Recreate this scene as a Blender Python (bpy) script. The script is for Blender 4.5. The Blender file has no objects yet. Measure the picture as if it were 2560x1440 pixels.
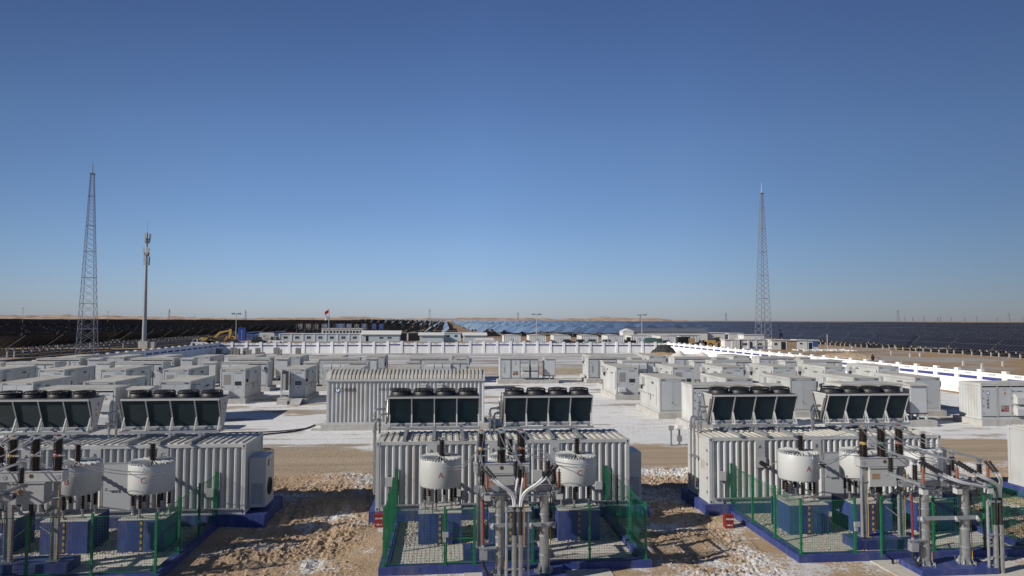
import bpy, math, random
from mathutils import Vector, Matrix, noise
random.seed(7)
SC = bpy.context.scene
COL = SC.collection
PI = math.pi
R = math.radians

# ------------------------------------------------------------------ camera
EYE = Vector((0.0, 0.0, 8.4))
cam = bpy.data.cameras.new('camera')
cam.sensor_width = 36.0
cam.sensor_fit = 'HORIZONTAL'
cam.lens = 1740.0 / 2560.0 * 36.0
cam.clip_start = 0.3
cam.clip_end = 20000.0
camo = bpy.data.objects.new('camera', cam)
COL.objects.link(camo)
RT = Vector((0.99552045, -0.09447422, 0.00369618))
DN = Vector((0.00796086, 0.04480418, -0.99896407))
FW = Vector((0.09421074, 0.99451858, 0.04535558))
M = Matrix((RT, -DN, -FW)).transposed().to_4x4()
M.translation = EYE
camo.matrix_world = M
SC.camera = camo

# ------------------------------------------------------------------ light
SUN_FROM = Vector((-1.78, -0.64, 1.02)).normalized()      # direction towards the sun
elev = math.asin(SUN_FROM.z)
azim = math.atan2(SUN_FROM.x, SUN_FROM.y)
w = bpy.data.worlds.new('World')
SC.world = w
w.use_nodes = True
nt = w.node_tree
bg = nt.nodes['Background']
sky = nt.nodes.new('ShaderNodeTexSky')
sky.sky_type = 'NISHITA'
sky.sun_disc = False
sky.sun_elevation = elev
sky.sun_rotation = -azim
sky.altitude = 1100.0
sky.air_density = 1.0
sky.dust_density = 0.6
sky.ozone_density = 2.2
# white balance of the sky: clear winter air, bluer than the model's default
_tc = nt.nodes.new('ShaderNodeTexCoord')
_sp = nt.nodes.new('ShaderNodeSeparateXYZ')
nt.links.new(_tc.outputs['Generated'], _sp.inputs[0])
_rp = nt.nodes.new('ShaderNodeValToRGB')
_rp.color_ramp.elements[0].position = 0.0
_rp.color_ramp.elements[0].color = (0.465, 0.53, 0.80, 1)
_rp.color_ramp.elements[1].position = 0.45
_rp.color_ramp.elements[1].color = (0.42, 0.48, 0.665, 1)
_e = _rp.color_ramp.elements.new(0.95)
_e.color = (0.20, 0.235, 0.34, 1)
_e = _rp.color_ramp.elements.new(0.10)
_e.color = (0.54, 0.61, 0.785, 1)
_e = _rp.color_ramp.elements.new(0.24)
_e.color = (0.555, 0.635, 0.79, 1)
nt.links.new(_sp.outputs['Z'], _rp.inputs['Fac'])
_mx = nt.nodes.new('ShaderNodeMix')
_mx.data_type = 'RGBA'
_mx.blend_type = 'MULTIPLY'
_mx.inputs['Factor'].default_value = 1.0
nt.links.new(sky.outputs['Color'], _mx.inputs['A'])
nt.links.new(_rp.outputs['Color'], _mx.inputs['B'])
_rx = nt.nodes.new('ShaderNodeMapRange')
_rx.inputs['From Min'].default_value = -1.0
_rx.inputs['From Max'].default_value = 1.0
nt.links.new(_sp.outputs['X'], _rx.inputs['Value'])
_ra = nt.nodes.new('ShaderNodeValToRGB')  # sky colour darkened to both sides, imitating lens vignetting
_ra.color_ramp.elements[0].position = 0.16
_ra.color_ramp.elements[0].color = (0.42, 0.42, 0.42, 1)
_ra.color_ramp.elements[1].position = 0.90
_ra.color_ramp.elements[1].color = (0.42, 0.42, 0.42, 1)
for _p, _c in ((0.36, 0.80), (0.52, 1.0), (0.66, 0.92)):
    _e = _ra.color_ramp.elements.new(_p)
    _e.color = (_c, _c, _c, 1)
nt.links.new(_rx.outputs['Result'], _ra.inputs['Fac'])
_m2 = nt.nodes.new('ShaderNodeMix')
_m2.data_type = 'RGBA'
_m2.blend_type = 'MULTIPLY'
_m2.inputs['Factor'].default_value = 1.0
nt.links.new(_mx.outputs['Result'], _m2.inputs['A'])
nt.links.new(_ra.outputs['Color'], _m2.inputs['B'])
nt.links.new(_m2.outputs['Result'], bg.inputs['Color'])
bg.inputs['Strength'].default_value = 0.15
sun = bpy.data.lights.new('sun', 'SUN')
sun.energy = 5.0
sun.angle = R(0.5)
sun.color = (1.0, 0.95, 0.875)
suno = bpy.data.objects.new('sun', sun)
COL.objects.link(suno)
suno.rotation_euler = (-SUN_FROM).to_track_quat('-Z', 'Y').to_euler()
SC.view_settings.view_transform = 'Standard'
SC.view_settings.look = 'None'
SC.view_settings.exposure = 0.0
SC.view_settings.gamma = 1.0
SC.render.engine = 'CYCLES'
SC.cycles.max_bounces = 6
SC.cycles.transparent_max_bounces = 16

# ------------------------------------------------------------------ materials
def mat(name, col, rough=0.55, metal=0.0, var=0.10, scale=3.0, bump=0.0, bscale=40.0, spec=0.5, stain=None, stscale=1.2, stamt=0.5):
    m = bpy.data.materials.new(name)
    m.use_nodes = True
    t = m.node_tree
    b = t.nodes['Principled BSDF']
    b.inputs['Roughness'].default_value = rough
    b.inputs['Metallic'].default_value = metal
    b.inputs['Specular IOR Level'].default_value = spec
    tc = t.nodes.new('ShaderNodeTexCoord')
    n = t.nodes.new('ShaderNodeTexNoise')
    n.inputs['Scale'].default_value = scale
    n.inputs['Detail'].default_value = 5.0
    t.links.new(tc.outputs['Object'], n.inputs['Vector'])
    r = t.nodes.new('ShaderNodeValToRGB')
    r.color_ramp.elements[0].position = 0.3
    r.color_ramp.elements[1].position = 0.7
    r.color_ramp.elements[0].color = tuple(c * (1 - var) for c in col) + (1,)
    r.color_ramp.elements[1].color = tuple(min(1, c * (1 + var)) for c in col) + (1,)
    t.links.new(n.outputs['Fac'], r.inputs['Fac'])
    out = r.outputs['Color']
    if stain:
        n2 = t.nodes.new('ShaderNodeTexNoise')
        n2.inputs['Scale'].default_value = stscale
        n2.inputs['Detail'].default_value = 8.0
        n2.inputs['Roughness'].default_value = 0.7
        mp = t.nodes.new('ShaderNodeMapping')
        mp.inputs['Scale'].default_value = (1.0, 1.0, 0.25)
        t.links.new(tc.outputs['Object'], mp.inputs['Vector'])
        t.links.new(mp.outputs['Vector'], n2.inputs['Vector'])
        r2 = t.nodes.new('ShaderNodeValToRGB')
        r2.color_ramp.elements[0].position = 0.48
        r2.color_ramp.elements[1].position = 0.68
        r2.color_ramp.elements[0].color = (0, 0, 0, 1)
        r2.color_ramp.elements[1].color = (stamt, stamt, stamt, 1)
        t.links.new(n2.outputs['Fac'], r2.inputs['Fac'])
        mx = t.nodes.new('ShaderNodeMix')
        mx.data_type = 'RGBA'
        t.links.new(r2.outputs['Color'], mx.inputs['Factor'])
        t.links.new(out, mx.inputs['A'])
        mx.inputs['B'].default_value = tuple(stain) + (1,)
        out = mx.outputs['Result']
    if var <= 0.06 and max(col) > .3:                     # panels of one paint never match exactly
        oi = t.nodes.new('ShaderNodeObjectInfo')
        mr = t.nodes.new('ShaderNodeMapRange')
        mr.inputs['To Min'].default_value = 0.90
        mr.inputs['To Max'].default_value = 1.06
        t.links.new(oi.outputs['Random'], mr.inputs['Value'])
        mm = t.nodes.new('ShaderNodeMix')
        mm.data_type = 'RGBA'
        mm.blend_type = 'MULTIPLY'
        mm.inputs['Factor'].default_value = 1.0
        t.links.new(out, mm.inputs['A'])
        t.links.new(mr.outputs['Result'], mm.inputs['B'])
        out = mm.outputs['Result']
    t.links.new(out, b.inputs['Base Color'])
    if bump:
        n3 = t.nodes.new('ShaderNodeTexNoise')
        n3.inputs['Scale'].default_value = bscale
        n3.inputs['Detail'].default_value = 6.0
        t.links.new(tc.outputs['Object'], n3.inputs['Vector'])
        bp = t.nodes.new('ShaderNodeBump')
        bp.inputs['Strength'].default_value = bump
        bp.inputs['Distance'].default_value = 0.05
        t.links.new(n3.outputs['Fac'], bp.inputs['Height'])
        t.links.new(bp.outputs['Normal'], b.inputs['Normal'])
    return m

W_PAINT = mat('white_paint', (0.45, 0.46, 0.45), 0.42, var=0.03, scale=0.8, stain=(0.52, 0.48, 0.41), stamt=0.30)
W_ROOF = mat('roof_paint', (0.47, 0.455, 0.405), 0.6, var=0.06, scale=0.9, stain=(0.33, 0.29, 0.23), stscale=0.9, stamt=0.7)
W_CONT = mat('container_paint', (0.465, 0.475, 0.465), 0.5, var=0.06, scale=0.7, stain=(0.36, 0.325, 0.27), stamt=0.60)
DOOR = mat('grey_door_paint', (0.46, 0.475, 0.48), 0.45, var=0.03, scale=0.9)
LTGREY = mat('light_grey_metal', (0.42, 0.425, 0.42), 0.45, var=0.06)
MIDGREY = mat('grey_metal', (0.30, 0.305, 0.31), 0.5, var=0.10)
GALV = mat('galvanised_steel', (0.36, 0.37, 0.37), 0.38, metal=0.75, var=0.16, scale=7.0)
GALVD = mat('dull_galvanised_steel', (0.30, 0.315, 0.33), 0.5, metal=0.4, var=0.15, scale=6.0)
DARK = mat('dark_rubber', (0.018, 0.018, 0.019), 0.5, var=0.2)
GAP = mat('gasket_and_dark_inside', (0.03, 0.03, 0.033), 0.7, var=0.1)
GRILLE = mat('grille_mesh', (0.25, 0.24, 0.22), 0.6, var=0.12, scale=60.0)
GLASS = mat('dark_window_glass', (0.045, 0.05, 0.055), 0.08, var=0.2)
COIL = mat('cooling_coil_fins', (0.012, 0.029, 0.035), 0.42, var=0.22, scale=1.2)
BLUE = mat('blue_painted_concrete', (0.024, 0.042, 0.175), 0.6, var=0.14, scale=2.5, stain=(0.20, 0.18, 0.17), stscale=2.2, stamt=0.35, bump=0.2)
CONC = mat('concrete', (0.42, 0.41, 0.385), 0.85, var=0.12, scale=2.0, bump=0.25, stain=(0.27, 0.25, 0.22), stamt=0.5)
CONCD = mat('post_concrete', (0.34, 0.32, 0.29), 0.85, var=0.15, scale=2.0)
GREEN = mat('green_coated_wire', (0.008, 0.13, 0.055), 0.4, var=0.10)
PORC = mat('brown_porcelain', (0.022, 0.0155, 0.0135), 0.2, var=0.2, spec=0.6)
POLY = mat('orange_brown_polymer', (0.33, 0.13, 0.065), 0.45, var=0.1)
RED = mat('red_paint', (0.20, 0.018, 0.018), 0.45, var=0.08)
YEL = mat('yellow_paint', (0.45, 0.25, 0.03), 0.5, var=0.08)
DIGY = mat('machine_yellow', (0.50, 0.32, 0.07), 0.5, var=0.12, stain=(0.20, 0.13, 0.07), stamt=0.6)
LOGO = mat('logo_blue', (0.018, 0.055, 0.26), 0.5, var=0.03)
INK = mat('black_lettering', (0.035, 0.037, 0.042), 0.6, var=0.05)
GINK = mat('grey_lettering', (0.28, 0.29, 0.30), 0.6, var=0.05)
REDINK = mat('red_lettering', (0.24, 0.05, 0.045), 0.6, var=0.05)
WALLW = mat('white_wall_paint', (0.84, 0.835, 0.825), 0.7, var=0.02, scale=0.5, stain=(0.60, 0.55, 0.48), stscale=0.6, stamt=0.5)
WALLB = mat('wall_blue_band', (0.045, 0.055, 0.22), 0.6, var=0.05)
CABLEW = mat('white_cable', (0.66, 0.67, 0.67), 0.4, var=0.05)
ALU = mat('bare_aluminium', (0.68, 0.69, 0.70), 0.3, metal=0.9, var=0.08)
PREFAB = mat('pale_blue_prefab_panel', (0.45, 0.52, 0.55), 0.6, var=0.06)
PREFABW = mat('white_prefab_panel', (0.64, 0.64, 0.62), 0.6, var=0.06, stain=(0.45, 0.40, 0.34), stamt=0.5)
PREFABB = mat('blue_prefab_panel', (0.035, 0.08, 0.24), 0.6, var=0.08)
ROOFD = mat('dark_grey_roof', (0.13, 0.135, 0.14), 0.6, var=0.10)
RUST = mat('rusty_panel', (0.34, 0.24, 0.15), 0.8, var=0.25, scale=1.5)
TARP = mat('black_netting', (0.03, 0.03, 0.032), 0.8, var=0.3, bump=0.6, bscale=6.0)
TARPW = mat('pale_tarpaulin', (0.55, 0.52, 0.48), 0.8, var=0.10, bump=0.5, bscale=3.0)
STRAW = mat('dry_straw', (0.34, 0.24, 0.13), 0.9, var=0.3, bump=0.6, bscale=8.0)
BRICK = mat('grey_block_stack', (0.22, 0.22, 0.21), 0.9, var=0.25, scale=4.0, bump=0.5, bscale=10.0)
CLOTH = mat('black_cloth', (0.012, 0.012, 0.014), 0.9, var=0.2)
CLOTHB = mat('dark_blue_cloth', (0.025, 0.03, 0.045), 0.9, var=0.2)
SKIN = mat('skin', (0.42, 0.25, 0.18), 0.6, var=0.05)
CARW = mat('white_car_paint', (0.70, 0.70, 0.70), 0.25, var=0.02)
CARB = mat('black_car_paint_and_dark_inside', (0.015, 0.016, 0.018), 0.2, var=0.05)
ORANGE = mat('orange_red_paint', (0.26, 0.10, 0.05), 0.5, var=0.15)
TEAL = mat('dark_green_paint', (0.07, 0.13, 0.12), 0.5, var=0.1)

# ------------------------------------------------------------------ mesh helpers
class MB:
    def __init__(s):
        s.v = []
        s.f = []
    def add(s, vs, fs):
        o = len(s.v)
        s.v += [tuple(p) for p in vs]
        s.f += [tuple(i + o for i in q) for q in fs]
        return s
    def box(s, x0, y0, z0, x1, y1, z1):
        return s.add([(x0, y0, z0), (x1, y0, z0), (x1, y1, z0), (x0, y1, z0), (x0, y0, z1), (x1, y0, z1), (x1, y1, z1), (x0, y1, z1)],
                     [(0, 3, 2, 1), (4, 5, 6, 7), (0, 1, 5, 4), (1, 2, 6, 5), (2, 3, 7, 6), (3, 0, 4, 7)])
    def hexa(s, b, t):
        return s.add(list(b) + list(t), [(0, 3, 2, 1), (4, 5, 6, 7), (0, 1, 5, 4), (1, 2, 6, 5), (2, 3, 7, 6), (3, 0, 4, 7)])
    def bar(s, p, q, wd, ht=None, up=(0, 0, 1)):
        p, q = Vector(p), Vector(q)
        ht = ht or wd
        d = (q - p).normalized()
        u = Vector(up)
        if abs(d.dot(u)) > 0.98:
            u = Vector((0, 1, 0))
        a = d.cross(u).normalized() * (wd / 2)
        b = a.cross(d).normalized() * (ht / 2)
        return s.hexa([p - a - b, p + a - b, p + a + b, p - a + b], [q - a - b, q + a - b, q + a + b, q - a + b])
    def tube(s, pts, r, n=8):
        pts = [Vector(p) for p in pts]
        k = len(pts)
        rs = r if isinstance(r, (list, tuple)) else [r] * k
        base = len(s.v)
        ref = None
        for i, p in enumerate(pts):
            d = (pts[min(i + 1, k - 1)] - pts[max(i - 1, 0)])
            if d.length < 1e-9:
                d = Vector((0, 0, 1))
            d.normalize()
            if ref is None:
                ref = Vector((0, 0, 1)) if abs(d.z) < 0.9 else Vector((1, 0, 0))
            a = ref - d * ref.dot(d)
            if a.length < 1e-6:
                a = d.orthogonal()
            a.normalize()
            ref = a
            b = d.cross(a)
            for j in range(n):
                an = 2 * PI * j / n
                s.v.append(tuple(p + (a * math.cos(an) + b * math.sin(an)) * rs[i]))
        for i in range(k - 1):
            for j in range(n):
                j2 = (j + 1) % n
                s.f.append((base + i * n + j, base + i * n + j2, base + (i + 1) * n + j2, base + (i + 1) * n + j))
        s.f.append(tuple(base + j for j in range(n - 1, -1, -1)))
        s.f.append(tuple(base + (k - 1) * n + j for j in range(n)))
        return s
    def ins(s, p, q, r, sheds=8, n=12, core=0.55):
        p, q = Vector(p), Vector(q)
        pts, rs = [p], [r * core]
        for i in range(sheds):
            a = (i + 0.12) / sheds
            b = (i + 0.55) / sheds
            c = (i + 0.62) / sheds
            pts += [p.lerp(q, a), p.lerp(q, b), p.lerp(q, c)]
            rs += [r * core, r, r * core]
        pts.append(q)
        rs.append(r * core)
        base = len(s.v)
        d = (q - p).normalized()
        a = d.orthogonal().normalized()
        b = d.cross(a)
        k = len(pts)
        for i in range(k):
            for j in range(n):
                an = 2 * PI * j / n
                s.v.append(tuple(pts[i] + (a * math.cos(an) + b * math.sin(an)) * rs[i]))
        for i in range(k - 1):
            for j in range(n):
                j2 = (j + 1) % n
                s.f.append((base + i * n + j, base + i * n + j2, base + (i + 1) * n + j2, base + (i + 1) * n + j))
        s.f.append(tuple(base + j for j in range(n - 1, -1, -1)))
        s.f.append(tuple(base + (k - 1) * n + j for j in range(n)))
        return s
    def lathe(s, prof, c=(0, 0, 0), n=24):
        base = len(s.v)
        k = len(prof)
        for (r, z) in prof:
            for j in range(n):
                an = 2 * PI * j / n
                s.v.append((c[0] + r * math.cos(an), c[1] + r * math.sin(an), c[2] + z))
        for i in range(k - 1):
            for j in range(n):
                j2 = (j + 1) % n
                s.f.append((base + i * n + j, base + i * n + j2, base + (i + 1) * n + j2, base + (i + 1) * n + j))
        s.f.append(tuple(base + j for j in range(n - 1, -1, -1)))
        s.f.append(tuple(base + (k - 1) * n + j for j in range(n)))
        return s
    def prism(s, poly, y0, y1):
        """outline in x,z pushed along y"""
        n = len(poly)
        vs = [(x, y0, z) for x, z in poly] + [(x, y1, z) for x, z in poly]
        fs = [tuple(range(n)), tuple(range(2 * n - 1, n - 1, -1))]
        for i in range(n):
            j = (i + 1) % n
            fs.append((i, i + n, j + n, j))
        return s.add(vs, fs)
    def prismx(s, poly, x0, x1):
        """outline in y,z pushed along x"""
        n = len(poly)
        vs = [(x0, y, z) for y, z in poly] + [(x1, y, z) for y, z in poly]
        fs = [tuple(range(n - 1, -1, -1)), tuple(range(n, 2 * n))]
        for i in range(n):
            j = (i + 1) % n
            fs.append((i, j, j + n, i + n))
        return s.add(vs, fs)
    def corr(s, x0, x1, z0, z1, y, depth=0.045, pitch=0.28, side=-1):
        """corrugated sheet facing -y (side -1) or +y"""
        L = x1 - x0
        k = max(1, int(round(L / pitch)))
        p = L / k
        xs = []
        for i in range(k):
            a = x0 + i * p
            xs += [(a, 0), (a + p * 0.24, 0), (a + p * 0.46, 1), (a + p * 0.78, 1)]
        xs.append((x1, 0))
        vs = []
        for (x, h) in xs:
            yy = y - side * h * depth
            vs += [(x, yy, z0), (x, yy, z1)]
        fs = []
        for i in range(len(xs) - 1):
            q = (2 * i, 2 * i + 2, 2 * i + 3, 2 * i + 1)
            fs.append(q if side < 0 else q[::-1])
        return s.add(vs, fs)
    def rot(s, ang, c=(0, 0)):
        ca, sa = math.cos(ang), math.sin(ang)
        s.v = [(c[0] + (x - c[0]) * ca - (y - c[1]) * sa, c[1] + (x - c[0]) * sa + (y - c[1]) * ca, z) for x, y, z in s.v]
        return s
    def move(s, dx, dy, dz=0):
        s.v = [(x + dx, y + dy, z + dz) for x, y, z in s.v]
        return s
    def build(s, name, m, parent=None, smooth=False):
        me = bpy.data.meshes.new(name)
        me.from_pydata(s.v, [], s.f)
        me.validate()
        if smooth:
            for p in me.polygons:
                p.use_smooth = True
            try:
                me.set_sharp_from_angle(angle=R(40))
            except Exception:
                pass
        me.materials.append(m)
        o = bpy.data.objects.new(name, me)
        COL.objects.link(o)
        if parent is not None:
            o.parent = parent
        return o

def tag(o, label=None, cat=None, group=None, kind=None):
    if label:
        o['label'] = label
    if cat:
        o['category'] = cat
    if group:
        o['group'] = group
    if kind:
        o['kind'] = kind
    return o

def thing(name, label, cat, loc=(0, 0, 0), rz=0.0, group=None):
    o = bpy.data.objects.new(name, None)
    o.empty_display_size = 0.2
    COL.objects.link(o)
    o.location = loc
    o.rotation_euler = (0, 0, rz)
    return tag(o, label, cat, group)

KIDS = {}
def kids(o):
    return [c for c in COL.objects if c.parent == o]

def copy_tree(o, tree, parent=None):
    c = o.copy()
    COL.objects.link(c)
    if parent is not None:
        c.parent = parent
    for ch, sub in tree:
        copy_tree(ch, sub, c)
    return c

def tree_of(o):
    return [(c, tree_of(c)) for c in o.children]

class Proto:
    """the first use moves the source itself, every later use copies it with its parts"""
    def __init__(s, root):
        s.root = root
        s.tree = tree_of(root)
        s.used = False
    def place(s, loc, rz=0.0, label=None, group=None):
        if not s.used:
            o = s.root
            s.used = True
        else:
            o = copy_tree(s.root, s.tree)
        o.location = loc
        o.rotation_euler = (0, 0, rz)
        if label:
            o['label'] = label
        if group:
            o['group'] = group
        return o

def text(name, body, size, m, parent, loc, rot=(PI / 2, 0, 0), align='CENTER', ext=0.003, spacing=1.0, wrap=None):
    c = bpy.data.curves.new('lettering', 'FONT')
    c.body = body
    c.size = size
    c.align_x = align
    c.align_y = 'CENTER'
    c.extrude = ext
    c.space_line = spacing
    c.resolution_u = 3
    o = bpy.data.objects.new('lettering', c)
    COL.objects.link(o)
    dg = bpy.context.evaluated_depsgraph_get()
    me = bpy.data.meshes.new_from_object(o.evaluated_get(dg))
    bpy.data.objects.remove(o)
    bpy.data.curves.remove(c)
    me.name = name
    if wrap:
        for v in me.vertices:
            an = v.co.x / wrap
            rr = wrap + v.co.z
            v.co.x, v.co.z = math.sin(an) * rr, math.cos(an) * rr
    me.materials.clear()
    me.materials.append(m)
    q = bpy.data.objects.new(name, me)
    COL.objects.link(q)
    q.parent = parent
    q.location = loc
    q.rotation_euler = rot
    return q

def smooth01(a, b, x):
    t = min(1.0, max(0.0, (x - a) / (b - a)))
    return t * t * (3 - 2 * t)

def px_x(u, y):
    """east-west position of something seen at column u of the photograph, y metres away"""
    k = (u - 1280.0) / 1740.0
    return y * (.09447 + .99452 * k) / (.99552 - .09421 * k)

def wave(x, y):
    """slow swell of the desert under the solar field"""
    k = smooth01(290, 420, y)
    if k <= 0:
        return 0.0
    n1 = noise.noise(Vector((x / 130.0, y / 95.0, 1.3)))
    n2 = noise.noise(Vector((x / 40.0, y / 44.0, 7.1)))
    c = 1.0 - 0.6 * smooth01(150, 420, abs(x - 20))
    return k * c * (1.0 + 1.3 * smooth01(480, 800, y)) * (1.6 * n1 + 1.1 * n2 + 0.1) + smooth01(296, 330, y) * smooth01(700, 420, y) * smooth01(2, 30, x) * smooth01(190, 120, x) * 2.3 * abs(noise.noise(Vector((x / 30.0, y / 46.0, 3.3)))) * 1.6
# ------------------------------------------------------------------ ground
COMP = (-15.95, 0.0, 14.4)            # x offset of the three fenced bays
CONX = ((-18.85, -8.1), (-2.85, 7.9), (11.45, 22.3), (27.75, 38.5))

def clear(x, y):
    """0 where something is built on level ground, 1 on open dirt"""
    k = 1.0
    for ox in COMP:
        dx = max(ox - 2.6 - x, x - ox - 7.3, 0.0)
        dy = max(22.0 - y, y - 33.2, 0.0)
        k = min(k, math.hypot(dx, dy) / 1.0)
    return min(1.0, k)

def gz(x, y):
    z = wave(x, y)
    if y < 39.5:
        k = clear(x, y) * smooth01(39.5, 38.2, y)
        if k > 0:
            m = noise.noise(Vector((x * 0.32, y * 0.4, 3.0))) * 0.15
            rg = smooth01(-.35, .25, noise.noise(Vector((x * .28, y * .33, 31.0))))
            c = abs(noise.noise(Vector((x * 1.7, y * 1.7, 9.0)))) * 0.13
            d = abs(noise.noise(Vector((x * 4.5, y * 4.5, 5.0)))) * 0.11
            e = noise.noise(Vector((x * 9.5, y * 9.5, 15.0))) * 0.045
            if -8.2 < x < -2.6 and y < 38:
                for rx in (-6.5 + .35 * math.sin(y * .31), -4.75 + .35 * math.sin(y * .31)):
                    q = abs(x - rx) / .24
                    if q < 2:
                        m -= .05 * math.exp(-q * q * 2) - .02 * math.exp(-(q - 1.3) ** 2 * 6)
            z += k * (m + (.35 + .65 * rg) * (1.1 * c + 1.5 * d + 1.9 * e) - 0.05)
    elif 60 < x and y > 95 and y < 300:
        z += 0.25 * noise.noise(Vector((x * 0.09, y * 0.06, 2.0))) * smooth01(60, 70, x)
    if 108 < x < 150 and 60 < y < 260:
        z *= 1 - smooth01(112, 126, x)
    return z

def axis(segs):
    out = []
    for a, b, st in segs:
        n = max(1, int(round((b - a) / st)))
        out += [a + (b - a) * i / n for i in range(n)]
    out.append(segs[-1][1])
    return out

xs = axis([(-9000, -1500, 900), (-1500, -200, 60), (-200, -24, 8), (-24, 31, 0.095), (31, 200, 6), (200, 1500, 60), (1500, 9000, 900)])
ys = axis([(-60, 14, 12), (14, 19, 1.0), (19, 40, 0.095), (40, 60, 2.0), (60, 300, 6.0), (300, 900, 15.0), (900, 3000, 100), (3000, 12000, 1500)])
gv = [(x, y, gz(x, y)) for y in ys for x in xs]
nx = len(xs)
gf = [(j * nx + i, j * nx + i + 1, (j + 1) * nx + i + 1, (j + 1) * nx + i) for j in range(len(ys) - 1) for i in range(nx - 1)]

def ground_material():
    m = bpy.data.materials.new('sand_and_snow')
    m.use_nodes = True
    t = m.node_tree
    b = t.nodes['Principled BSDF']
    b.inputs['Roughness'].default_value = 0.95
    b.inputs['Specular IOR Level'].default_value = 0.2
    L = t.links.new
    geo = t.nodes.new('ShaderNodeNewGeometry')
    sep = t.nodes.new('ShaderNodeSeparateXYZ')
    L(geo.outputs['Position'], sep.inputs[0])
    X, Y = sep.outputs['X'], sep.outputs['Y']
    def val(v):
        n = t.nodes.new('ShaderNodeValue'); n.outputs[0].default_value = v; return n.outputs[0]
    def op(o, a, bb=None, clamp=False):
        n = t.nodes.new('ShaderNodeMath'); n.operation = o; n.use_clamp = clamp
        for i, q in enumerate((a, bb)):
            if q is None: continue
            if isinstance(q, (int, float)): n.inputs[i].default_value = q
            else: L(q, n.inputs[i])
        return n.outputs[0]
    def step(x, a, bb):
        n = t.nodes.new('ShaderNodeMapRange'); n.interpolation_type = 'SMOOTHSTEP'
        L(x, n.inputs[0]); n.inputs[1].default_value = a; n.inputs[2].default_value = bb
        return n.outputs[0]
    def nz(scale, detail=6, rough=0.6, stretch=None):
        n = t.nodes.new('ShaderNodeTexNoise'); n.inputs['Scale'].default_value = scale
        n.inputs['Detail'].default_value = detail; n.inputs['Roughness'].default_value = rough
        if stretch:
            mp = t.nodes.new('ShaderNodeMapping'); mp.inputs['Scale'].default_value = stretch
            L(geo.outputs['Position'], mp.inputs['Vector']); L(mp.outputs['Vector'], n.inputs['Vector'])
        else:
            L(geo.outputs['Position'], n.inputs['Vector'])
        return n.outputs['Fac']
    def mix(f, a, bb):
        n = t.nodes.new('ShaderNodeMix'); n.data_type = 'RGBA'
        if isinstance(f, (int, float)): n.inputs['Factor'].default_value = f
        else: L(f, n.inputs['Factor'])
        for k, q in (('A', a), ('B', bb)):
            if isinstance(q, tuple): n.inputs[k].default_value = q + (1,)
            else: L(q, n.inputs[k])
        return n.outputs['Result']
    # sand
    n_big, n_mid, n_fine = nz(0.08), nz(0.9), nz(9.0, 8, 0.7)
    sand = mix(step(n_mid, 0.3, 0.7), (0.42, 0.285, 0.172), (0.58, 0.43, 0.285))
    sand = mix(step(n_fine, 0.35, 0.75), sand, (0.52, 0.38, 0.245))
    sand = mix(step(nz(22.0, 4, 0.7), 0.55, 0.72), sand, (0.24, 0.16, 0.09))
    sand = mix(step(nz(5.0, 6, 0.75), 0.58, 0.68), sand, (0.66, 0.51, 0.345))
    # pale frozen salt / thin snow on the sand beyond the wall
    far_sand = mix(step(nz(0.035, 7, 0.62, (1, 1.5, 1)), 0.47, 0.56), (0.36, 0.25, 0.15), (0.37, 0.34, 0.315))
    far_sand = mix(step(nz(0.10, 6, 0.6, (0.5, 2.2, 1)), 0.52, 0.64), far_sand, (0.30, 0.20, 0.11))
    # the compacted road
    rn = nz(0.8, 6, 0.6, (0.08, 1.6, 1))
    road = mix(step(rn, 0.35, 0.65), (0.38, 0.29, 0.19), (0.54, 0.435, 0.31))
    road = mix(step(n_fine, 0.3, 0.8), road, (0.43, 0.34, 0.24))
    # snow in the yard, worn through along the tracks
    snow = mix(step(n_fine, 0.3, 0.75), (0.78, 0.77, 0.75), (0.88, 0.875, 0.865))
    wear = nz(0.22, 8, 0.66, (0.45, 1.3, 1))
    yard = mix(step(op('ADD', wear, op('MULTIPLY', op('SUBTRACT', n_fine, 0.5), 0.10)), 0.525, 0.59), snow, (0.42, 0.345, 0.26))
    yard = mix(step(nz(0.5, 7, 0.65, (0.3, 1.6, 1)), 0.58, 0.68), yard, (0.46, 0.42, 0.37))
    # tyre tracks pressed into the snow
    wv = t.nodes.new('ShaderNodeTexWave'); wv.wave_type = 'BANDS'; wv.bands_direction = 'Y'
    wv.inputs['Scale'].default_value = 0.16; wv.inputs['Distortion'].default_value = 7.0; wv.inputs['Detail'].default_value = 2.0; wv.inputs['Detail Scale'].default_value = 0.18
    L(geo.outputs['Position'], wv.inputs['Vector'])
    trk = op('MULTIPLY', step(wv.outputs['Fac'], 0.90, 0.97), step(nz(0.12, 4, 0.6), 0.42, 0.55))
    trk = op('MULTIPLY', trk, step(nz(4.0, 4, 0.7), 0.35, 0.6))
    yard = mix(op('MULTIPLY', trk, 0.55), yard, (0.40, 0.375, 0.345))
    speck = step(op('ADD', nz(2.6, 6, 0.85), op('MULTIPLY', op('SUBTRACT', nz(0.25, 4, 0.6), 0.5), 0.35)), 0.56, 0.66)
    yard = mix(op('MULTIPLY', speck, 0.6), yard, (0.42, 0.37, 0.31))
    # wind scoured snow by the far wall
    scour = mix(step(nz(0.20, 6, 0.6, (0.25, 1.6, 1)), 0.44, 0.58), (0.62, 0.61, 0.60), (0.31, 0.285, 0.255))
    tanband = mix(step(nz(0.5, 6, 0.6), 0.35, 0.7), (0.38, 0.29, 0.18), (0.52, 0.45, 0.36))
    edge = op('MULTIPLY', op('SUBTRACT', n_big, 0.5), 9.0)
    edge2 = op('MULTIPLY', op('SUBTRACT', n_mid, 0.5), 3.0)
    Ye = op('ADD', op('ADD', Y, edge), edge2)
    c = sand
    # scattered snow on the near dirt: more to the right
    sn = nz(0.33, 9, 0.72)
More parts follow.
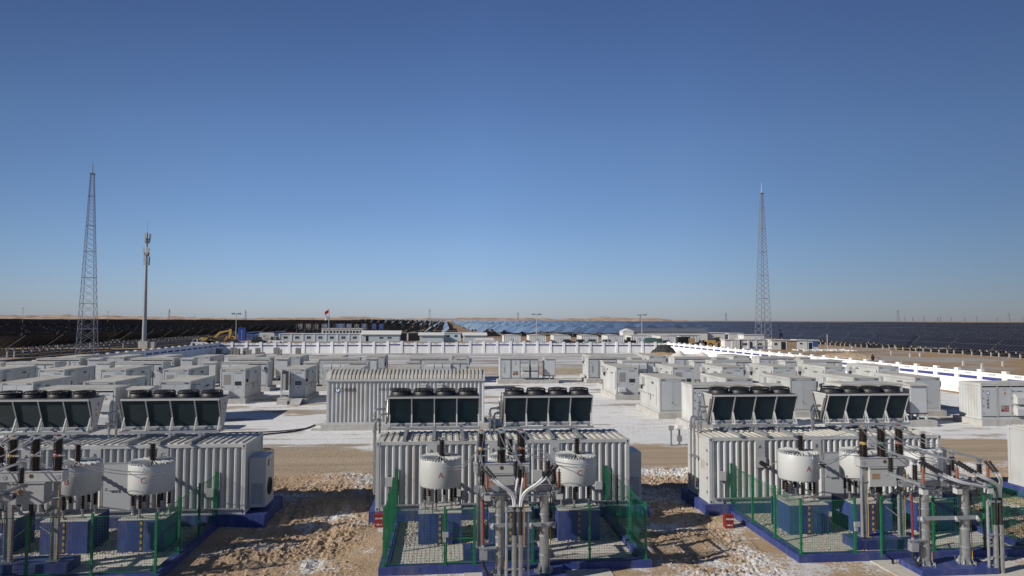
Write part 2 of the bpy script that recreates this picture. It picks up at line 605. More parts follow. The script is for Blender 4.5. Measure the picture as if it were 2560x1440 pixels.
    xb = op('ADD', op('MULTIPLY', step(X, -12.0, 10.0), 0.07), op('MULTIPLY', op('SUBTRACT', nz(2.6, 8, 0.75), 0.5), 0.30))
    yb = op('MULTIPLY', step(Y, 36.0, 39.0), 0.06)
    near_snow = step(op('ADD', op('ADD', op('ADD', sn, xb), yb), op('MULTIPLY', op('SUBTRACT', n_fine, 0.5), 0.55)), 0.555, 0.65)
    c = mix(near_snow, c, (0.74, 0.73, 0.71))
    c = mix(step(op('ADD', Y, op('MULTIPLY', edge2, 0.35)), 38.6, 39.8), c, road)
    c = mix(step(op('ADD', Ye, 0.0), 45.6, 47.0), c, yard)
    c = mix(step(Ye, 100.0, 108.0), c, scour)
    band = op('MULTIPLY', step(Ye, 104.0, 108.0), op('SUBTRACT', 1.0, step(Ye, 122.0, 128.0)))
    c = mix(op('MULTIPLY', band, step(n_big, 0.35, 0.5)), c, tanband)
    # outside the perimeter wall
    inside = op('MULTIPLY', op('MULTIPLY', step(X, -55.4, -55.0), op('SUBTRACT', 1.0, step(X, 59.0, 59.5))), op('SUBTRACT', 1.0, step(Y, 174.6, 175.0)))
    near = op('SUBTRACT', 1.0, step(Y, 50.0, 56.0))
    keep = op('MAXIMUM', inside, near)
    far_sand = mix(step(Y, 285.0, 320.0), far_sand, (0.27, 0.185, 0.11))
    c = mix(op('SUBTRACT', 1.0, keep), c, far_sand)
    L(c, b.inputs['Base Color'])
    bp = t.nodes.new('ShaderNodeBump'); bp.inputs['Strength'].default_value = 1.0; bp.inputs['Distance'].default_value = 0.14
    hn = op('ADD', op('MULTIPLY', nz(3.0, 9, 0.75), 1.0), op('MULTIPLY', nz(13.0, 5, 0.7), 0.7))
    L(hn, bp.inputs['Height']); L(bp.outputs['Normal'], b.inputs['Normal'])
    return m

me = bpy.data.meshes.new('ground')
me.from_pydata(gv, [], gf)
for p in me.polygons:
    q = p.center
    p.use_smooth = not (-24 < q.x < 31 and 19 < q.y < 39)
me.materials.append(ground_material())
go = bpy.data.objects.new('ground', me)
COL.objects.link(go)
tag(go, kind='structure')
del gv, gf

# clods of frozen dirt lying about the near ground
ICO = [(0, 0, 1), (.894, 0, .447), (.276, .851, .447), (-.724, .526, .447), (-.724, -.526, .447), (.276, -.851, .447), (.724, .526, -.447), (-.276, .851, -.447), (-.894, 0, -.447), (-.276, -.851, -.447), (.724, -.526, -.447), (0, 0, -1)]
ICF = [(0, 1, 2), (0, 2, 3), (0, 3, 4), (0, 4, 5), (0, 5, 1), (1, 6, 2), (2, 7, 3), (3, 8, 4), (4, 9, 5), (5, 10, 1), (6, 7, 2), (7, 8, 3), (8, 9, 4), (9, 10, 5), (10, 6, 1), (11, 7, 6), (11, 8, 7), (11, 9, 8), (11, 10, 9), (11, 6, 10)]
mb = MB()
rnd = random.Random(3)
k = 0
while k < 10000:
    x, y = rnd.uniform(-21, 28), rnd.uniform(20.5, 38.6)
    if clear(x, y) < 0.25 or noise.noise(Vector((x * 0.5, y * 0.5, 20))) + rnd.uniform(-.3, .3) < -0.05:
        continue
    s = 0.014 + 0.055 * rnd.random() ** 4
    z = gz(x, y) + s * 0.3
    mb.add([(x + a * s * rnd.uniform(.7, 1.3), y + b * s * rnd.uniform(.7, 1.3), z + c * s * rnd.uniform(.5, .9)) for a, b, c in ICO], ICF)
    k += 1
CLOD = mat('frozen_dirt', (0.42, 0.315, 0.21), 0.95, var=0.4, scale=1.5, spec=0.2)
tag(mb.build('dirt_clods', CLOD), kind='stuff')

# sand dunes on the skyline
mb = MB()
XS = [-2600 + 11 * i for i in range(int(3700 / 11))]
YS = [2050, 2080, 2110, 2140, 2170, 2200, 2240, 2290, 2400]
def dune(x, y):
    t = (y - 2050) / 250.0
    e = math.sin(min(1, max(0, t)) * PI / 2) if y < 2300 else 0.2
    r = 1 - abs(noise.noise(Vector((x / 260.0, y / 170.0, 4.0)))) * 1.9
    f = noise.noise(Vector((x / 90.0, y / 70.0, 8.0)))
    g = noise.noise(Vector((x / 34.0, y / 40.0, 5.0)))
    h = 9.6 + 5.0 * r + 4.5 * f + 3.6 * g + 3.5 * noise.noise(Vector((x / 500.0, 0.3, 2.0)))
    h += 6.0 * smooth01(-900, -1500, x)
    h *= 1 - 0.95 * smooth01(640, 960, x)
    return max(-2, h * e)
for y in YS:
    for x in XS:
        mb.v.append((x, y, dune(x, y)))
n = len(XS)
for j in range(len(YS) - 1):
    for i in range(n - 1):
        mb.f.append((j * n + i, j * n + i + 1, (j + 1) * n + i + 1, (j + 1) * n + i))
DUNE = mat('dune_sand', (0.40, 0.30, 0.225), 0.95, var=0.42, scale=0.045, spec=0.1)
tag(mb.build('dunes', DUNE, smooth=True), kind='structure')

# ------------------------------------------------------------------ perimeter wall
def wall(name, label, p, q, step, zf, zs, text_on, skip_last=False):
    """solid panels between square posts, blue band and a small painted line of lettering"""
    p, q = Vector(p), Vector(q)
    d = q - p
    n = int(round(d.length / step))
    rz = math.atan2(d.y, d.x)
    o = thing(name, label, 'wall', (p.x, p.y, 0), rz)
    st = d.length / n
    post = None
    for i in range(n + 1):
        z = zs(i)
        x = i * st
        m = MB().box(x - 0.30, -0.22, 0, x + 0.30, 0.22, z + 0.22).box(x - 0.32, -0.24, z + 0.22, x + 0.32, 0.24, z + 0.27)
        m.build('post', WALLW, o)
    pan, band, cop = MB(), MB(), MB()
    for i in range(n):
        z = min(zs(i), zs(i + 1))
        a, b = i * st + 0.30, (i + 1) * st - 0.30
        pan.box(a, -0.10, 0, b, 0.10, z)
        band.box(a + 0.02, -0.104 if zf < 0 else 0.1, z - 0.86, b - 0.02, -0.1 if zf < 0 else 0.104, z - 0.52)
        cop.box(a, -0.13, z, b, 0.13, z + 0.06)
    pan.build('panel_run', WALLW, o)
    band.build('painted_band', WALLB, o)
    cop.build('coping', ROOFD, o)
    if text_on:
        src = None
        for i in range(n):
            z = min(zs(i), zs(i + 1))
            c = (i + 0.5) * st
            if src is None:
                src = text('lettering', '库布其', 0.30, INK, o, (c, -0.104, z - 0.26), (PI / 2, 0, 0), ext=0.002)
            else:
                t = src.copy()
                COL.objects.link(t)
                t.location = (c, -0.104, z - 0.26)
    return o
def zback(i):
    if i < 8: return 2.5
    if 12 <= i <= 13: return 2.74
    if 14 <= i <= 17: return 2.54
    if 18 <= i <= 24: return 2.72
    return 2.54
wall('perimeter_wall', 'long white panelled wall with a blue band running across behind the container yard', (-55.0, 175.0), (57.0, 175.0), 3.4, -1, zback, True)
wall('perimeter_wall', 'white panelled wall with a blue band in shade along the left edge of the yard', (-55.0, 86.0), (-55.0, 174.5), 3.4, -1, lambda i: 2.45, False)
wall('perimeter_wall', 'sunlit white panelled wall with a blue band along the right edge of the yard', (57.2, 174.5), (62.5, 44.0), 3.4, -1, lambda i: 2.62, True)
# ------------------------------------------------------------------ container yard
def ribs_roof(mb, x0, y0, x1, y1, z, along='y', pitch=0.33, h=0.03):
    mb.box(x0, y0, z - 0.05, x1, y1, z)
    if along == 'y':        # ribs run across in x
        k = int((y1 - y0) / pitch)
        for i in range(k):
            y = y0 + (i + 0.5) * (y1 - y0) / k
            mb.box(x0 + 0.12, y - 0.07, z, x1 - 0.12, y + 0.07, z + h)
    else:
        k = int((x1 - x0) / pitch)
        for i in range(k):
            x = x0 + (i + 0.5) * (x1 - x0) / k
            mb.box(x - 0.07, y0 + 0.10, z, x + 0.07, y1 - 0.10, z + h)

def castings(mb, xs, ys, zs, s=0.09):
    for x in xs:
        for y in ys:
            for z in zs:
                mb.box(x - s, y - s, z - s, x + s, y + s, z + s)

def logo(parent, x, y, z, r, name='emblem'):
    """blue ring with a white field and a blue wedge dropping into it"""
    m = MB()
    n = 28
    for k in range(n):
        a, b = 2 * PI * k / n, 2 * PI * (k + 1) / n
        ro, ri = r, r * 0.74
        m.hexa([(x + ro * math.cos(a), y, z + ro * math.sin(a)), (x + ri * math.cos(a), y, z + ri * math.sin(a)), (x + ri * math.cos(b), y, z + ri * math.sin(b)), (x + ro * math.cos(b), y, z + ro * math.sin(b))],
               [(x + ro * math.cos(a), y - .006, z + ro * math.sin(a)), (x + ri * math.cos(a), y - .006, z + ri * math.sin(a)), (x + ri * math.cos(b), y - .006, z + ri * math.sin(b)), (x + ro * math.cos(b), y - .006, z + ro * math.sin(b))])
    m.prism([(x - r * .16, z + r * .78), (x - r * .16, z - r * .25), (x, z - r * .42), (x + r * .16, z - r * .25), (x + r * .16, z + r * .78)], y - .006, y)
    for s in (-1, 1):
        m.prism([(x + s * r * .76, z - r * .15), (x + s * r * .55, z - r * .5), (x + s * r * .2, z - r * .74), (x + s * r * .05, z - r * .76), (x + s * r * .75, z - r * .3)][::s], y - .006, y)
    o = m.build(name, LOGO, parent)
    MB().prism([(x + r * .75 * math.cos(2 * PI * k / 24), z + r * .75 * math.sin(2 * PI * k / 24)) for k in range(24)], y - .003, y).build('emblem_field', WALLW, o)
    return o

def triangle(parent, x, y, z, s):
    o = MB().prism([(x - s, z), (x + s, z), (x, z + 1.75 * s)], y - .004, y).build('warning_triangle', YEL, parent)
    m = MB().prism([(x - .05 * s, z + .75 * s), (x + .22 * s, z + .75 * s), (x + .05 * s, z + 1.3 * s), (x - .12 * s, z + 1.3 * s)], y - .007, y - .004)
    m.prism([(x - .18 * s, z + .78 * s), (x + .02 * s, z + .25 * s), (x + .08 * s, z + .75 * s)], y - .007, y - .004)
    e = .12 * s
    for a, b in (((x - s + e, z + .03), (x + s - e, z + .03)), ((x - s + e, z + .04), (x, z + 1.7 * s)), ((x + s - e, z + .04), (x, z + 1.7 * s))):
        m.bar((a[0], y - .006, a[1]), (b[0], y - .006, b[1]), .003, .07 * s * 1.6, up=(0, 1, 0)) if False else None
    m.build('lightning_mark', INK, o)
    return o

def hood(m, x0, x1, z0, z1, y, d, out=-1):
    """weather hood with a sloping front on a wall at y"""
    q = [(y, z1), (y + out * d * .55, z1 - .03), (y + out * d, z1 - (z1 - z0) * .35), (y + out * d, z0), (y, z0 + .04)]
    m.prismx(q if out > 0 else q[::-1], x0, x1)

def make_battery():
    t = thing('battery_container', 'white battery container', 'container', group='white battery containers in the yard')
    W, L, H = 1.2, 6.06, 2.9
    b = MB().box(-W + .06, .06, .10, W - .06, L - .06, H - .14)
    for x in (-W, W - .12):
        for y in (0, L - .12):
            b.box(x, y, 0, x + .12, y + .12, H - .05)
    b.box(-W, 0, 0, W, .1, .16).box(-W, L - .1, 0, W, L, .16).box(-W, .12, .002, -W + .1, L - .12, .16).box(W - .1, .12, .002, W, L - .12, .16)
    b.box(-W, .12, H - .20, -W + .08, L - .12, H - .06).box(W - .08, .12, H - .20, W, L - .12, H - .06)
    b.box(-W + .12, 0, H - .20, W - .12, .1, H - .06).box(-W + .12, L - .1, H - .20, W - .12, L, H - .06)
    b.build('body', W_CONT, t)
    r = MB()
    ribs_roof(r, -W - .01, -.02, W + .01, L + .02, H, 'y', .5, .014)
    ro = r.build('roof', W_ROOF, t)
    for y in (-.025, L + .015):
        for x in (-1.02, -.84, .76, .94):
            MB().box(x - .03, y, H - .165, x + .11, y + .01, H - .115).build('corner_mark', GAP, ro)
    # plain double door end at y = L
    for x0, x1 in ((-W + .14, -.012), (.012, W - .14)):
        d = MB().box(x0, L - .06, .19, x1, L - .018, H - .23)
        do = d.build('end_door', DOOR, t)
        if x0 > 0:
            MB().box(.10, L - .018, .78, .16, L + .03, .92).bar((.13, L + .03, .88), (.02, L + .09, .74), .04).build('lock_handle', MIDGREY, do)
    # grille end at y = 0
    d = MB().box(-W + .14, .018, .19, .06, .06, H - .23).build('grille_door', DOOR, t)
    MB().box(-.86, .008, 1.35, -.18, .018, 2.34).build('grille', GRILLE, d)
    MB().box(-1.0, -.01, 1.05, -.95, .018, 1.25).bar((-.97, -.02, 1.16), (-.86, -.02, 1.1), .03).build('handle', MIDGREY, d)
    d = MB().box(.084, .018, .19, W - .14, .06, H - .23).build('service_door', DOOR, t)
    m = MB()
    m.box(.22, .006, 2.42, .86, .018, 2.58)
    m.build('recessed_handle', MIDGREY, d)
    MB().box(.22, .0, 1.28, .84, .018, 1.68).build('control_window', GLASS, d)
    MB().box(.47, .008, 1.02, .60, .018, 1.10).build('lock', INK, d)
    h = MB()
    hood(h, -.98, -.25, .34, .78, .018, .42)
    h.build('air_hood', W_PAINT, t)
    # sides
    for sx in (-1, 1):
        xo = sx * (W - .06)
        sd = MB()
        ys0 = [.16, 1.12, 2.08, 3.04, 4.0, 4.96]
        for i, y in enumerate(ys0):
            x0, x1 = sorted((xo, xo + sx * .03))
            sd.box(x0, y, .18, x1, y + .94 if i < 5 else L - .16, H - .24)
        sdo = sd.build('side_doors', W_CONT, t)
        x0, x1 = sorted((xo + sx * .03, xo + sx * .045))
        if sx > 0:
            for i in range(6):
                y = .55 + i * .72
                MB().box(x0, y - .05, 1.22, xo + sx * .07, y + .05, 1.34).build('knob', INK, sdo)
            MB().box(x0, 4.75, .55, xo + sx * .10, 5.15, 2.15).build('side_cabinet', W_PAINT, t)
            MB().box(x0, 3.1, .80, x1, 3.55, 1.35).build('side_grille', GRILLE, t)
            c = MB().box(x0, .75, 2.0, xo + sx * .32, 1.55, 2.62).build('vent_box', LTGREY, t)
            MB().box(x0, .55, 1.55, xo + sx * .18, .85, 1.9).build('vent_spout', INK, c)
            q = text('lettering', '三峡蒙能', .22, INK, t, (x1, 3.9, 2.35), (PI / 2, 0, PI / 2))
        else:
            MB().box(x0, .3, .5, x1, .42, 2.5).build('vent_slit', GAP, t)
            c = MB().box(xo - .42, 5.0, 2.02, x1, 5.7, 2.55).build('vent_box', LTGREY, t)
            MB().box(xo - .2, 5.15, 1.62, x1, 5.5, 1.98).build('vent_spout', INK, c)
            MB().box(x0, 4.35, 1.85, x1, 5.0, 2.35).build('side_panel', MIDGREY, t)
            text('lettering', '三峡蒙能', .20, INK, t, (x0, 4.1, 2.42), (PI / 2, 0, -PI / 2))
            text('lettering', 'HCN 瑞源电气', .18, INK, t, (x0, 2.0, 2.18), (PI / 2, 0, -PI / 2))
    return t

def make_pcs():
    """20 foot converter and transformer container: doors in front, air hoods behind"""
    t = thing('converter_container', 'white converter container', 'container', group='white converter containers in the yard')
    L, D, H = 5.2, 2.4, 2.9
    b = MB().box(.10, .10, .12, L - .10, D - .10, H - .14)
    for x in (0, L - .12):
        for y in (0, D - .12):
            b.box(x, y, 0, x + .12, y + .12, H - .05)
    for y in (0, D - .1):
        b.box(.12, y, .001, L - .12, y + .1, .16).box(.12, y, H - .22, L - .12, y + .1, H - .06)
    for x in (0, L - .1):
        b.box(x, .12, .001, x + .1, D - .12, .16).box(x, .12, H - .22, x + .1, D - .12, H - .06)
    b.build('body', W_CONT, t)
    cs = MB().corr(0, D - .24, .16, H - .22, 0, .035, .3, -1).rot(PI / 2).move(L - .02, .12)
    cs.build('side_sheet', W_CONT, t)
    cs = MB().corr(0, D - .24, .16, H - .22, 0, .035, .3, -1).rot(-PI / 2).move(.02, D - .12)
    cs.build('side_sheet', W_CONT, t)
    r = MB().box(-.01, -.02, H - .06, L + .01, D + .02, H)
    r.box(.3, .25, H, L - .3, D - .25, H + .018)
    r.build('roof', W_ROOF, t)
    MB().box(.12, -.004, H - .26, L - .12, .09, H - .235).box(.13, .05, .19, L - .13, .095, H - .28).build('door_gaps', GAP, t)
    xsd = [(.16, 1.36), (1.58, 2.62), (2.74, 3.86), (4.08, 5.04)]
    doors = []
    for i, (x0, x1) in enumerate(xsd):
        d = MB().box(x0, -.005, .24, x1, .048, H - .34).build('door', DOOR, t)
        hx = x0 if i % 2 == 0 else x1
        for z in (.45, 1.05, 1.65, 2.25):
            MB().tube([(hx, -.03, z), (hx, -.03, z + .12)], .028, 6).build('hinge', GALV, d)
        doors.append(d)
    m = MB()
    for x in (1.42, 1.52, 3.92, 4.02):
        m.box(x - .022, -.02, .2, x + .022, .03, H - .28)
    for x in (2.68,):
        m.box(x - .03, -.02, .2, x + .03, .03, H - .28)
    m.build('lock_rods', LTGREY, t)
    logo(t, .62, -.005, 2.12, .17)
    text('lettering', '三\n峡\n蒙\n能', .26, INK, t, (.62, -.007, 1.36), spacing=1.05)
    text('lettering', '高压室', .13, GINK, t, (2.1, -.007, 2.38))
    text('lettering', '变压器室', .13, GINK, t, (4.56, -.007, 2.38))
    text('lettering', 'HCN 瑞源电气', .13, INK, t, (3.3, -.007, 2.22))
    triangle(t, 2.1, -.006, 1.98, .15)
    triangle(t, 4.56, -.006, 1.98, .15)
    n = MB().box(1.72, -.010, .58, 2.44, -.005, 1.12).build('notice_plate', GRILLE, doors[1])
    MB().box(1.74, -.014, .60, 2.02, -.010, .80).build('notice_print', REDINK, n)
    p = MB()
    for i in range(3):
        for j in range(3):
            p.box(2.06 + i * .125, -.014, .62 + j * .16, 2.06 + i * .125 + .09, -.010, .62 + j * .16 + .12)
    p.build('notice_print', REDINK, n)
    for di, (x0, x1) in ((2, (2.84, 3.82)), (3, (4.12, 5.0))):
        for z0, z1 in ((.30, 1.12), (1.22, 2.02)):
            h = MB()
            hood(h, x0, x1, z0, z1, -.005, .42)
            h.build('air_hood', W_PAINT, doors[di])
    # rear face (y = D): three hoods, emblem and two doors
    MB().box(.13, D - .095, .19, L - .13, D - .06, H - .28).build('rear_gap', GAP, t)
    MB().box(2.08, D - .06, .2, L - .13, D - .015, H - .26).build('rear_panel', DOOR, t)
    for x0, x1 in ((.16, 1.0), (1.12, 1.98)):
        MB().box(x0, D - .06, .24, x1, D - .01, H - .34).build('rear_door', DOOR, t)
    for k in range(3):
        h = MB()
        x1 = L - .14 - k * .98
        hood(h, x1 - .90, x1, 1.92, 2.58, D - .015, .5, 1)
        h.build('air_hood', W_PAINT, t)
    e = logo(t, 0, 0, 0, .26)
    e.location = (4.42, D - .008, 1.42)
    e.rotation_euler = (0, 0, PI)
    text('lettering', '三峡蒙能', .40, INK, t, (3.3, D - .012, 1.42), (PI / 2, 0, PI))
    q = MB().box(.3, D - .01, 2.0, .8, D + .35, 2.35).build('rear_fan_box', LTGREY, t)
    MB().box(.22, D + .02, 2.03, .30, D + .33, 2.32).build('fan_grille', INK, q)
    return t

def make_cabinet():
    t = thing('switchgear_cabinet', 'white switchgear cabinet', 'cabinet', group='white switchgear cabinets beside the converter containers')
    m = MB()
    MB().box(0, 0, .42, 1.5, 1.9, .50).build('base_frame', GAP, t)
    for x, y in ((0, 0), (0, 1.76), (1.36, 0), (1.36, 1.76), (.61, .01)):
        MB().box(x, y, 0, x + .14, y + .14, .42).build('foot', W_PAINT, t)
    MB().box(.02, .02, .50, 1.48, 1.88, 2.72).build('body', W_CONT, t)
    MB().box(.08, -.005, .56, 1.42, .02, 2.5).build('door', DOOR, t)
    r = MB().prismx([(-.12, 2.72), (1.98, 2.72), (1.98, 2.80), (.95, 2.92), (-.12, 2.80)][::-1], -.06, 1.56)
    r.build('roof', W_ROOF, t)
    m = MB().box(1.48, .3, 1.3, 1.51, 1.5, 2.35)
    mo = m.build('side_panel', LTGREY, t)
    k = MB()
    for y in (.5, 1.0):
        for z in (1.5, 1.95):
            k.box(1.51, y, z, 1.53, y + .28, z + .24)
    k.build('meter_windows', GLASS, mo)
    return t

def make_plinth(name, x0, y0, x1, y1, h, m=CONC, lip=0.0):
    b = MB().box(x0, y0, -.15, x1, y1, h - .004)
    b.box(x0 + .03, y0 + .03, h - .004, x1 - .03, y1 - .03, h)
    return b

PB = Proto(make_battery())
PP = Proto(make_pcs())
PT = Proto(make_cabinet())
_b = make_plinth('plinth', -1.42, -.55, 1.42, 6.5, .48).build('concrete_plinth', CONC)
tag(_b, 'plinth', 'plinth', 'concrete plinths under the yard containers')
PLB = Proto(_b)
_p = make_plinth('plinth', -.35, -.5, 7.75, 2.75, .48).build('concrete_plinth', CONC)
tag(_p, 'plinth', 'plinth', 'concrete plinths under the yard containers')
PLP = Proto(_p)
ZC = 0.48
H_OPEN = 2.67
ORD = ['first', 'second', 'third', 'fourth', 'fifth', 'sixth', 'seventh', 'eighth', 'ninth', 'tenth']

def battery_row(xs, y, plain, desc, who):
    for i, x in enumerate(xs):
        lab = 'white battery container with %s, %s from left in the %s' % (desc, ORD[i], who)
        if plain:
            PB.place((x, y + 6.06, ZC), PI, lab)
            PLB.place((x, y + 6.06, 0), PI, 'concrete plinth under the %s battery container of the %s' % (ORD[i], who))
        else:
            PB.place((x, y, ZC), 0, lab)
            PLB.place((x, y, 0), 0, 'concrete plinth under the %s battery container of the %s' % (ORD[i], who))

def pcs_row(xs, y, rear, desc, who, cab=True):
    for i, x in enumerate(xs):
        lab = 'white converter container with %s, %s from left in the %s' % (desc, ORD[i], who)
        rz = PI if rear else 0
        def T(lx, ly):
            return (x + 5.2 - lx, y + 2.4 - ly) if rear else (x + lx, y + ly)
        a = T(0, 0)
        PP.place((a[0], a[1], ZC), rz, lab)
        PLP.place((a[0], a[1], 0), rz, 'long concrete plinth under the %s converter container of the %s' % (ORD[i], who))
        if cab:
            c = T(5.95, .2)
            PT.place((c[0], c[1], ZC), rz, 'white cabinet on feet beside the %s converter container of the %s' % (ORD[i], who))

# left half of the yard, then right half; nearest rows first
battery_row([-39.3, -33.3, -27.2, -21.45], 58.0, True, 'plain doors', 'front left battery row')
battery_row([-44.0, -38.1, -32.4, -26.5, -21.05, -15.2, -9.7, -3.85], 71.8, False, 'grille doors', 'second left battery row')
battery_row([-48.9, -42.9, -37.6, -32.1, -26.4, -20.5, -15.0, -9.4, 2.0], 95.3, True, 'plain doors', 'farthest left battery row')
pcs_row([-28.9], 53.0, False, 'grey doors', 'front left converter row')
pcs_row([-49.2, -37.5, -25.8, -14.3, -2.4], 83.6, True, 'air hoods', 'hooded left converter row')
pcs_row([-50.6, -39.4, -27.6, -16.3, -4.7, 7.15], 91.9, False, 'grey doors', 'farthest left converter row')
battery_row([19.5, 25.4, 31.2, 37.05, 42.8], 58.6, True, 'plain doors', 'front right battery row')
battery_row([19.25, 25.4, 30.9, 36.6, 42.5, 48.7], 72.9, False, 'grille doors', 'second right battery row')
battery_row([21.3, 29.6, 41.8], 95.5, True, 'plain doors', 'farthest right battery row')
pcs_row([19.1, 31.3, 43.2], 52.9, False, 'grey doors', 'front right converter row')
pcs_row([21.7, 33.2, 45.1], 84.6, True, 'air hoods', 'hooded right converter row')
pcs_row([19.05, 30.9, 42.9], 92.3, False, 'grey doors', 'farthest right converter row')

# one grille door of the second left row stands open, with a plank ramp before it
for o in [q for q in COL.objects if q.get('label') == 'white battery container with grille doors, sixth from left in the second left battery row']:
    MB().box(-1.06, -.004, .19, -.40, .017, H_OPEN).build('doorway', GAP, o)  # flat dark sheet painting in the unlit interior
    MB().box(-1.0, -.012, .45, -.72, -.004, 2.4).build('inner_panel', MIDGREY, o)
    g = MB().box(0, -.86, .19, .05, 0, H_OPEN).rot(R(14)).move(-.40, -.01).build('open_door', DOOR, o)
    MB().box(-.012, -.70, 1.35, -.002, -.16, 2.34).rot(R(14)).move(-.40, -.01).build('grille', GRILLE, g)
    o['label'] = 'white battery container with one grille door standing open, in the second left battery row'
tag(MB().prismx([(-1.5, 0), (0, .46), (0, .52), (-1.5, .06)], -.5, .5).move(-14.6, 71.2).build('plank_ramp', CONC), 'plank ramp leaning on the plinth before the open grille door', 'ramp')
tag(MB().box(-16.4, 70.2, 0, -15.4, 71.1, .38).build('concrete_step', CONC), 'concrete step block before the open grille door', 'step')

# ------------------------------------------------------------------ vaulted shed in the middle of the yard
def make_shed():
    t = thing('vaulted_container', 'long white corrugated container with a ribbed vaulted roof on a concrete plinth', 'container', (-8.95, 54.1, .45))
    L, D, H = 11.95, 2.6, 3.24
    b = MB().box(.08, .08, 0, L - .08, D - .08, H)
    for x in (0, L - .12):
        for y in (0, D - .12):
            b.box(x, y, 0, x + .12, y + .12, H)
    b.box(.12, 0, 0, L - .12, .1, .14).box(.12, D - .1, 0, L - .12, D, .14)
    for x in (2.9, 5.95, 9.0):
        b.box(x - .035, -.006, .14, x + .035, .08, H)
    b.build('frame', W_CONT, t)
    c = MB()
    for a, e in ((.12, 2.865), (2.935, 5.915), (5.985, 8.965), (9.035, L - .12)):
        c.corr(a, e, .14, H - .01, .005, .085, .30, -1)
    c.build('corrugated_front', W_CONT, t)
    MB().corr(0, D - .24, .14, H - .01, 0, .05, .3, -1).rot(-PI / 2).move(.005, D - .12).build('corrugated_end', W_CONT, t)
    MB().corr(0, D - .24, .14, H - .01, 0, .05, .3, -1).rot(PI / 2).move(L - .005, .12).build('corrugated_end', W_CONT, t)
    # arched roof
    n = 14
    arc = []
    for i in range(n + 1):
        y = -.06 + (D + .12) * i / n
        u = (y - D / 2) / (D / 2 + .06)
        arc.append((y, H + .10 + .62 * math.sqrt(max(0, 1 - abs(u) ** 2.4))))
    r = MB().prismx([(-.06, H)] + [(D + .06, H)] + arc[::-1], -.03, L + .03)
    ro = r.build('vault', W_ROOF, t)
    rb = MB()
    k = 40
    for j in range(k):
        x = .12 + (L - .24) * (j + .5) / k
        for i in range(n):
            (ya, za), (yb, zb) = arc[i], arc[i + 1]
            rb.hexa([(x - .10, ya, za - .01), (x + .10, ya, za - .01), (x + .10, yb, zb - .01), (x - .10, yb, zb - .01)],
                    [(x - .075, ya, za + .10), (x + .075, ya, za + .10), (x + .075, yb, zb + .10), (x - .075, yb, zb + .10)])
    rb.build('roof_ribs', W_ROOF, ro)
    MB().box(-.06, -.09, H - .02, L + .06, -.03, H + .12).build('eave_gutter', LTGREY, ro)
    MB().box(-.06, -.3, -.45, .0, -.29, -.44).build('ground_strap', YEL, t)
    logo(t, .82, -.004, 2.55, .19)
    text('lettering', '三峡蒙能', .30, INK, t, (1.62, -.006, 2.55))
    text('lettering', 'HCN', .30, INK, t, (4.22, -.006, 2.58))
    text('lettering', '瑞源电气', .24, INK, t, (5.1, -.006, 2.60))
    for x in (7.05, 8.3):
        q = MB().box(x, -.42, 2.45, x + .42, -.02, 2.95).prismx([(-.45, 2.95), (-.02, 2.95), (-.02, 3.03)][::-1], x - .02, x + .44).build('vent_box', W_PAINT, t)
        MB().box(x + .12, -.08, 1.95, x + .17, -.02, 2.45).build('conduit', W_PAINT, q)
    return t
make_shed()
tag(MB().box(-9.3, 53.75, -.1, 3.35, 57.0, .45).box(-10.0, 53.8, -.1, -9.3, 54.6, .12).build('concrete_plinth', CONC), 'long grey concrete plinth under the container with the vaulted roof', 'plinth')
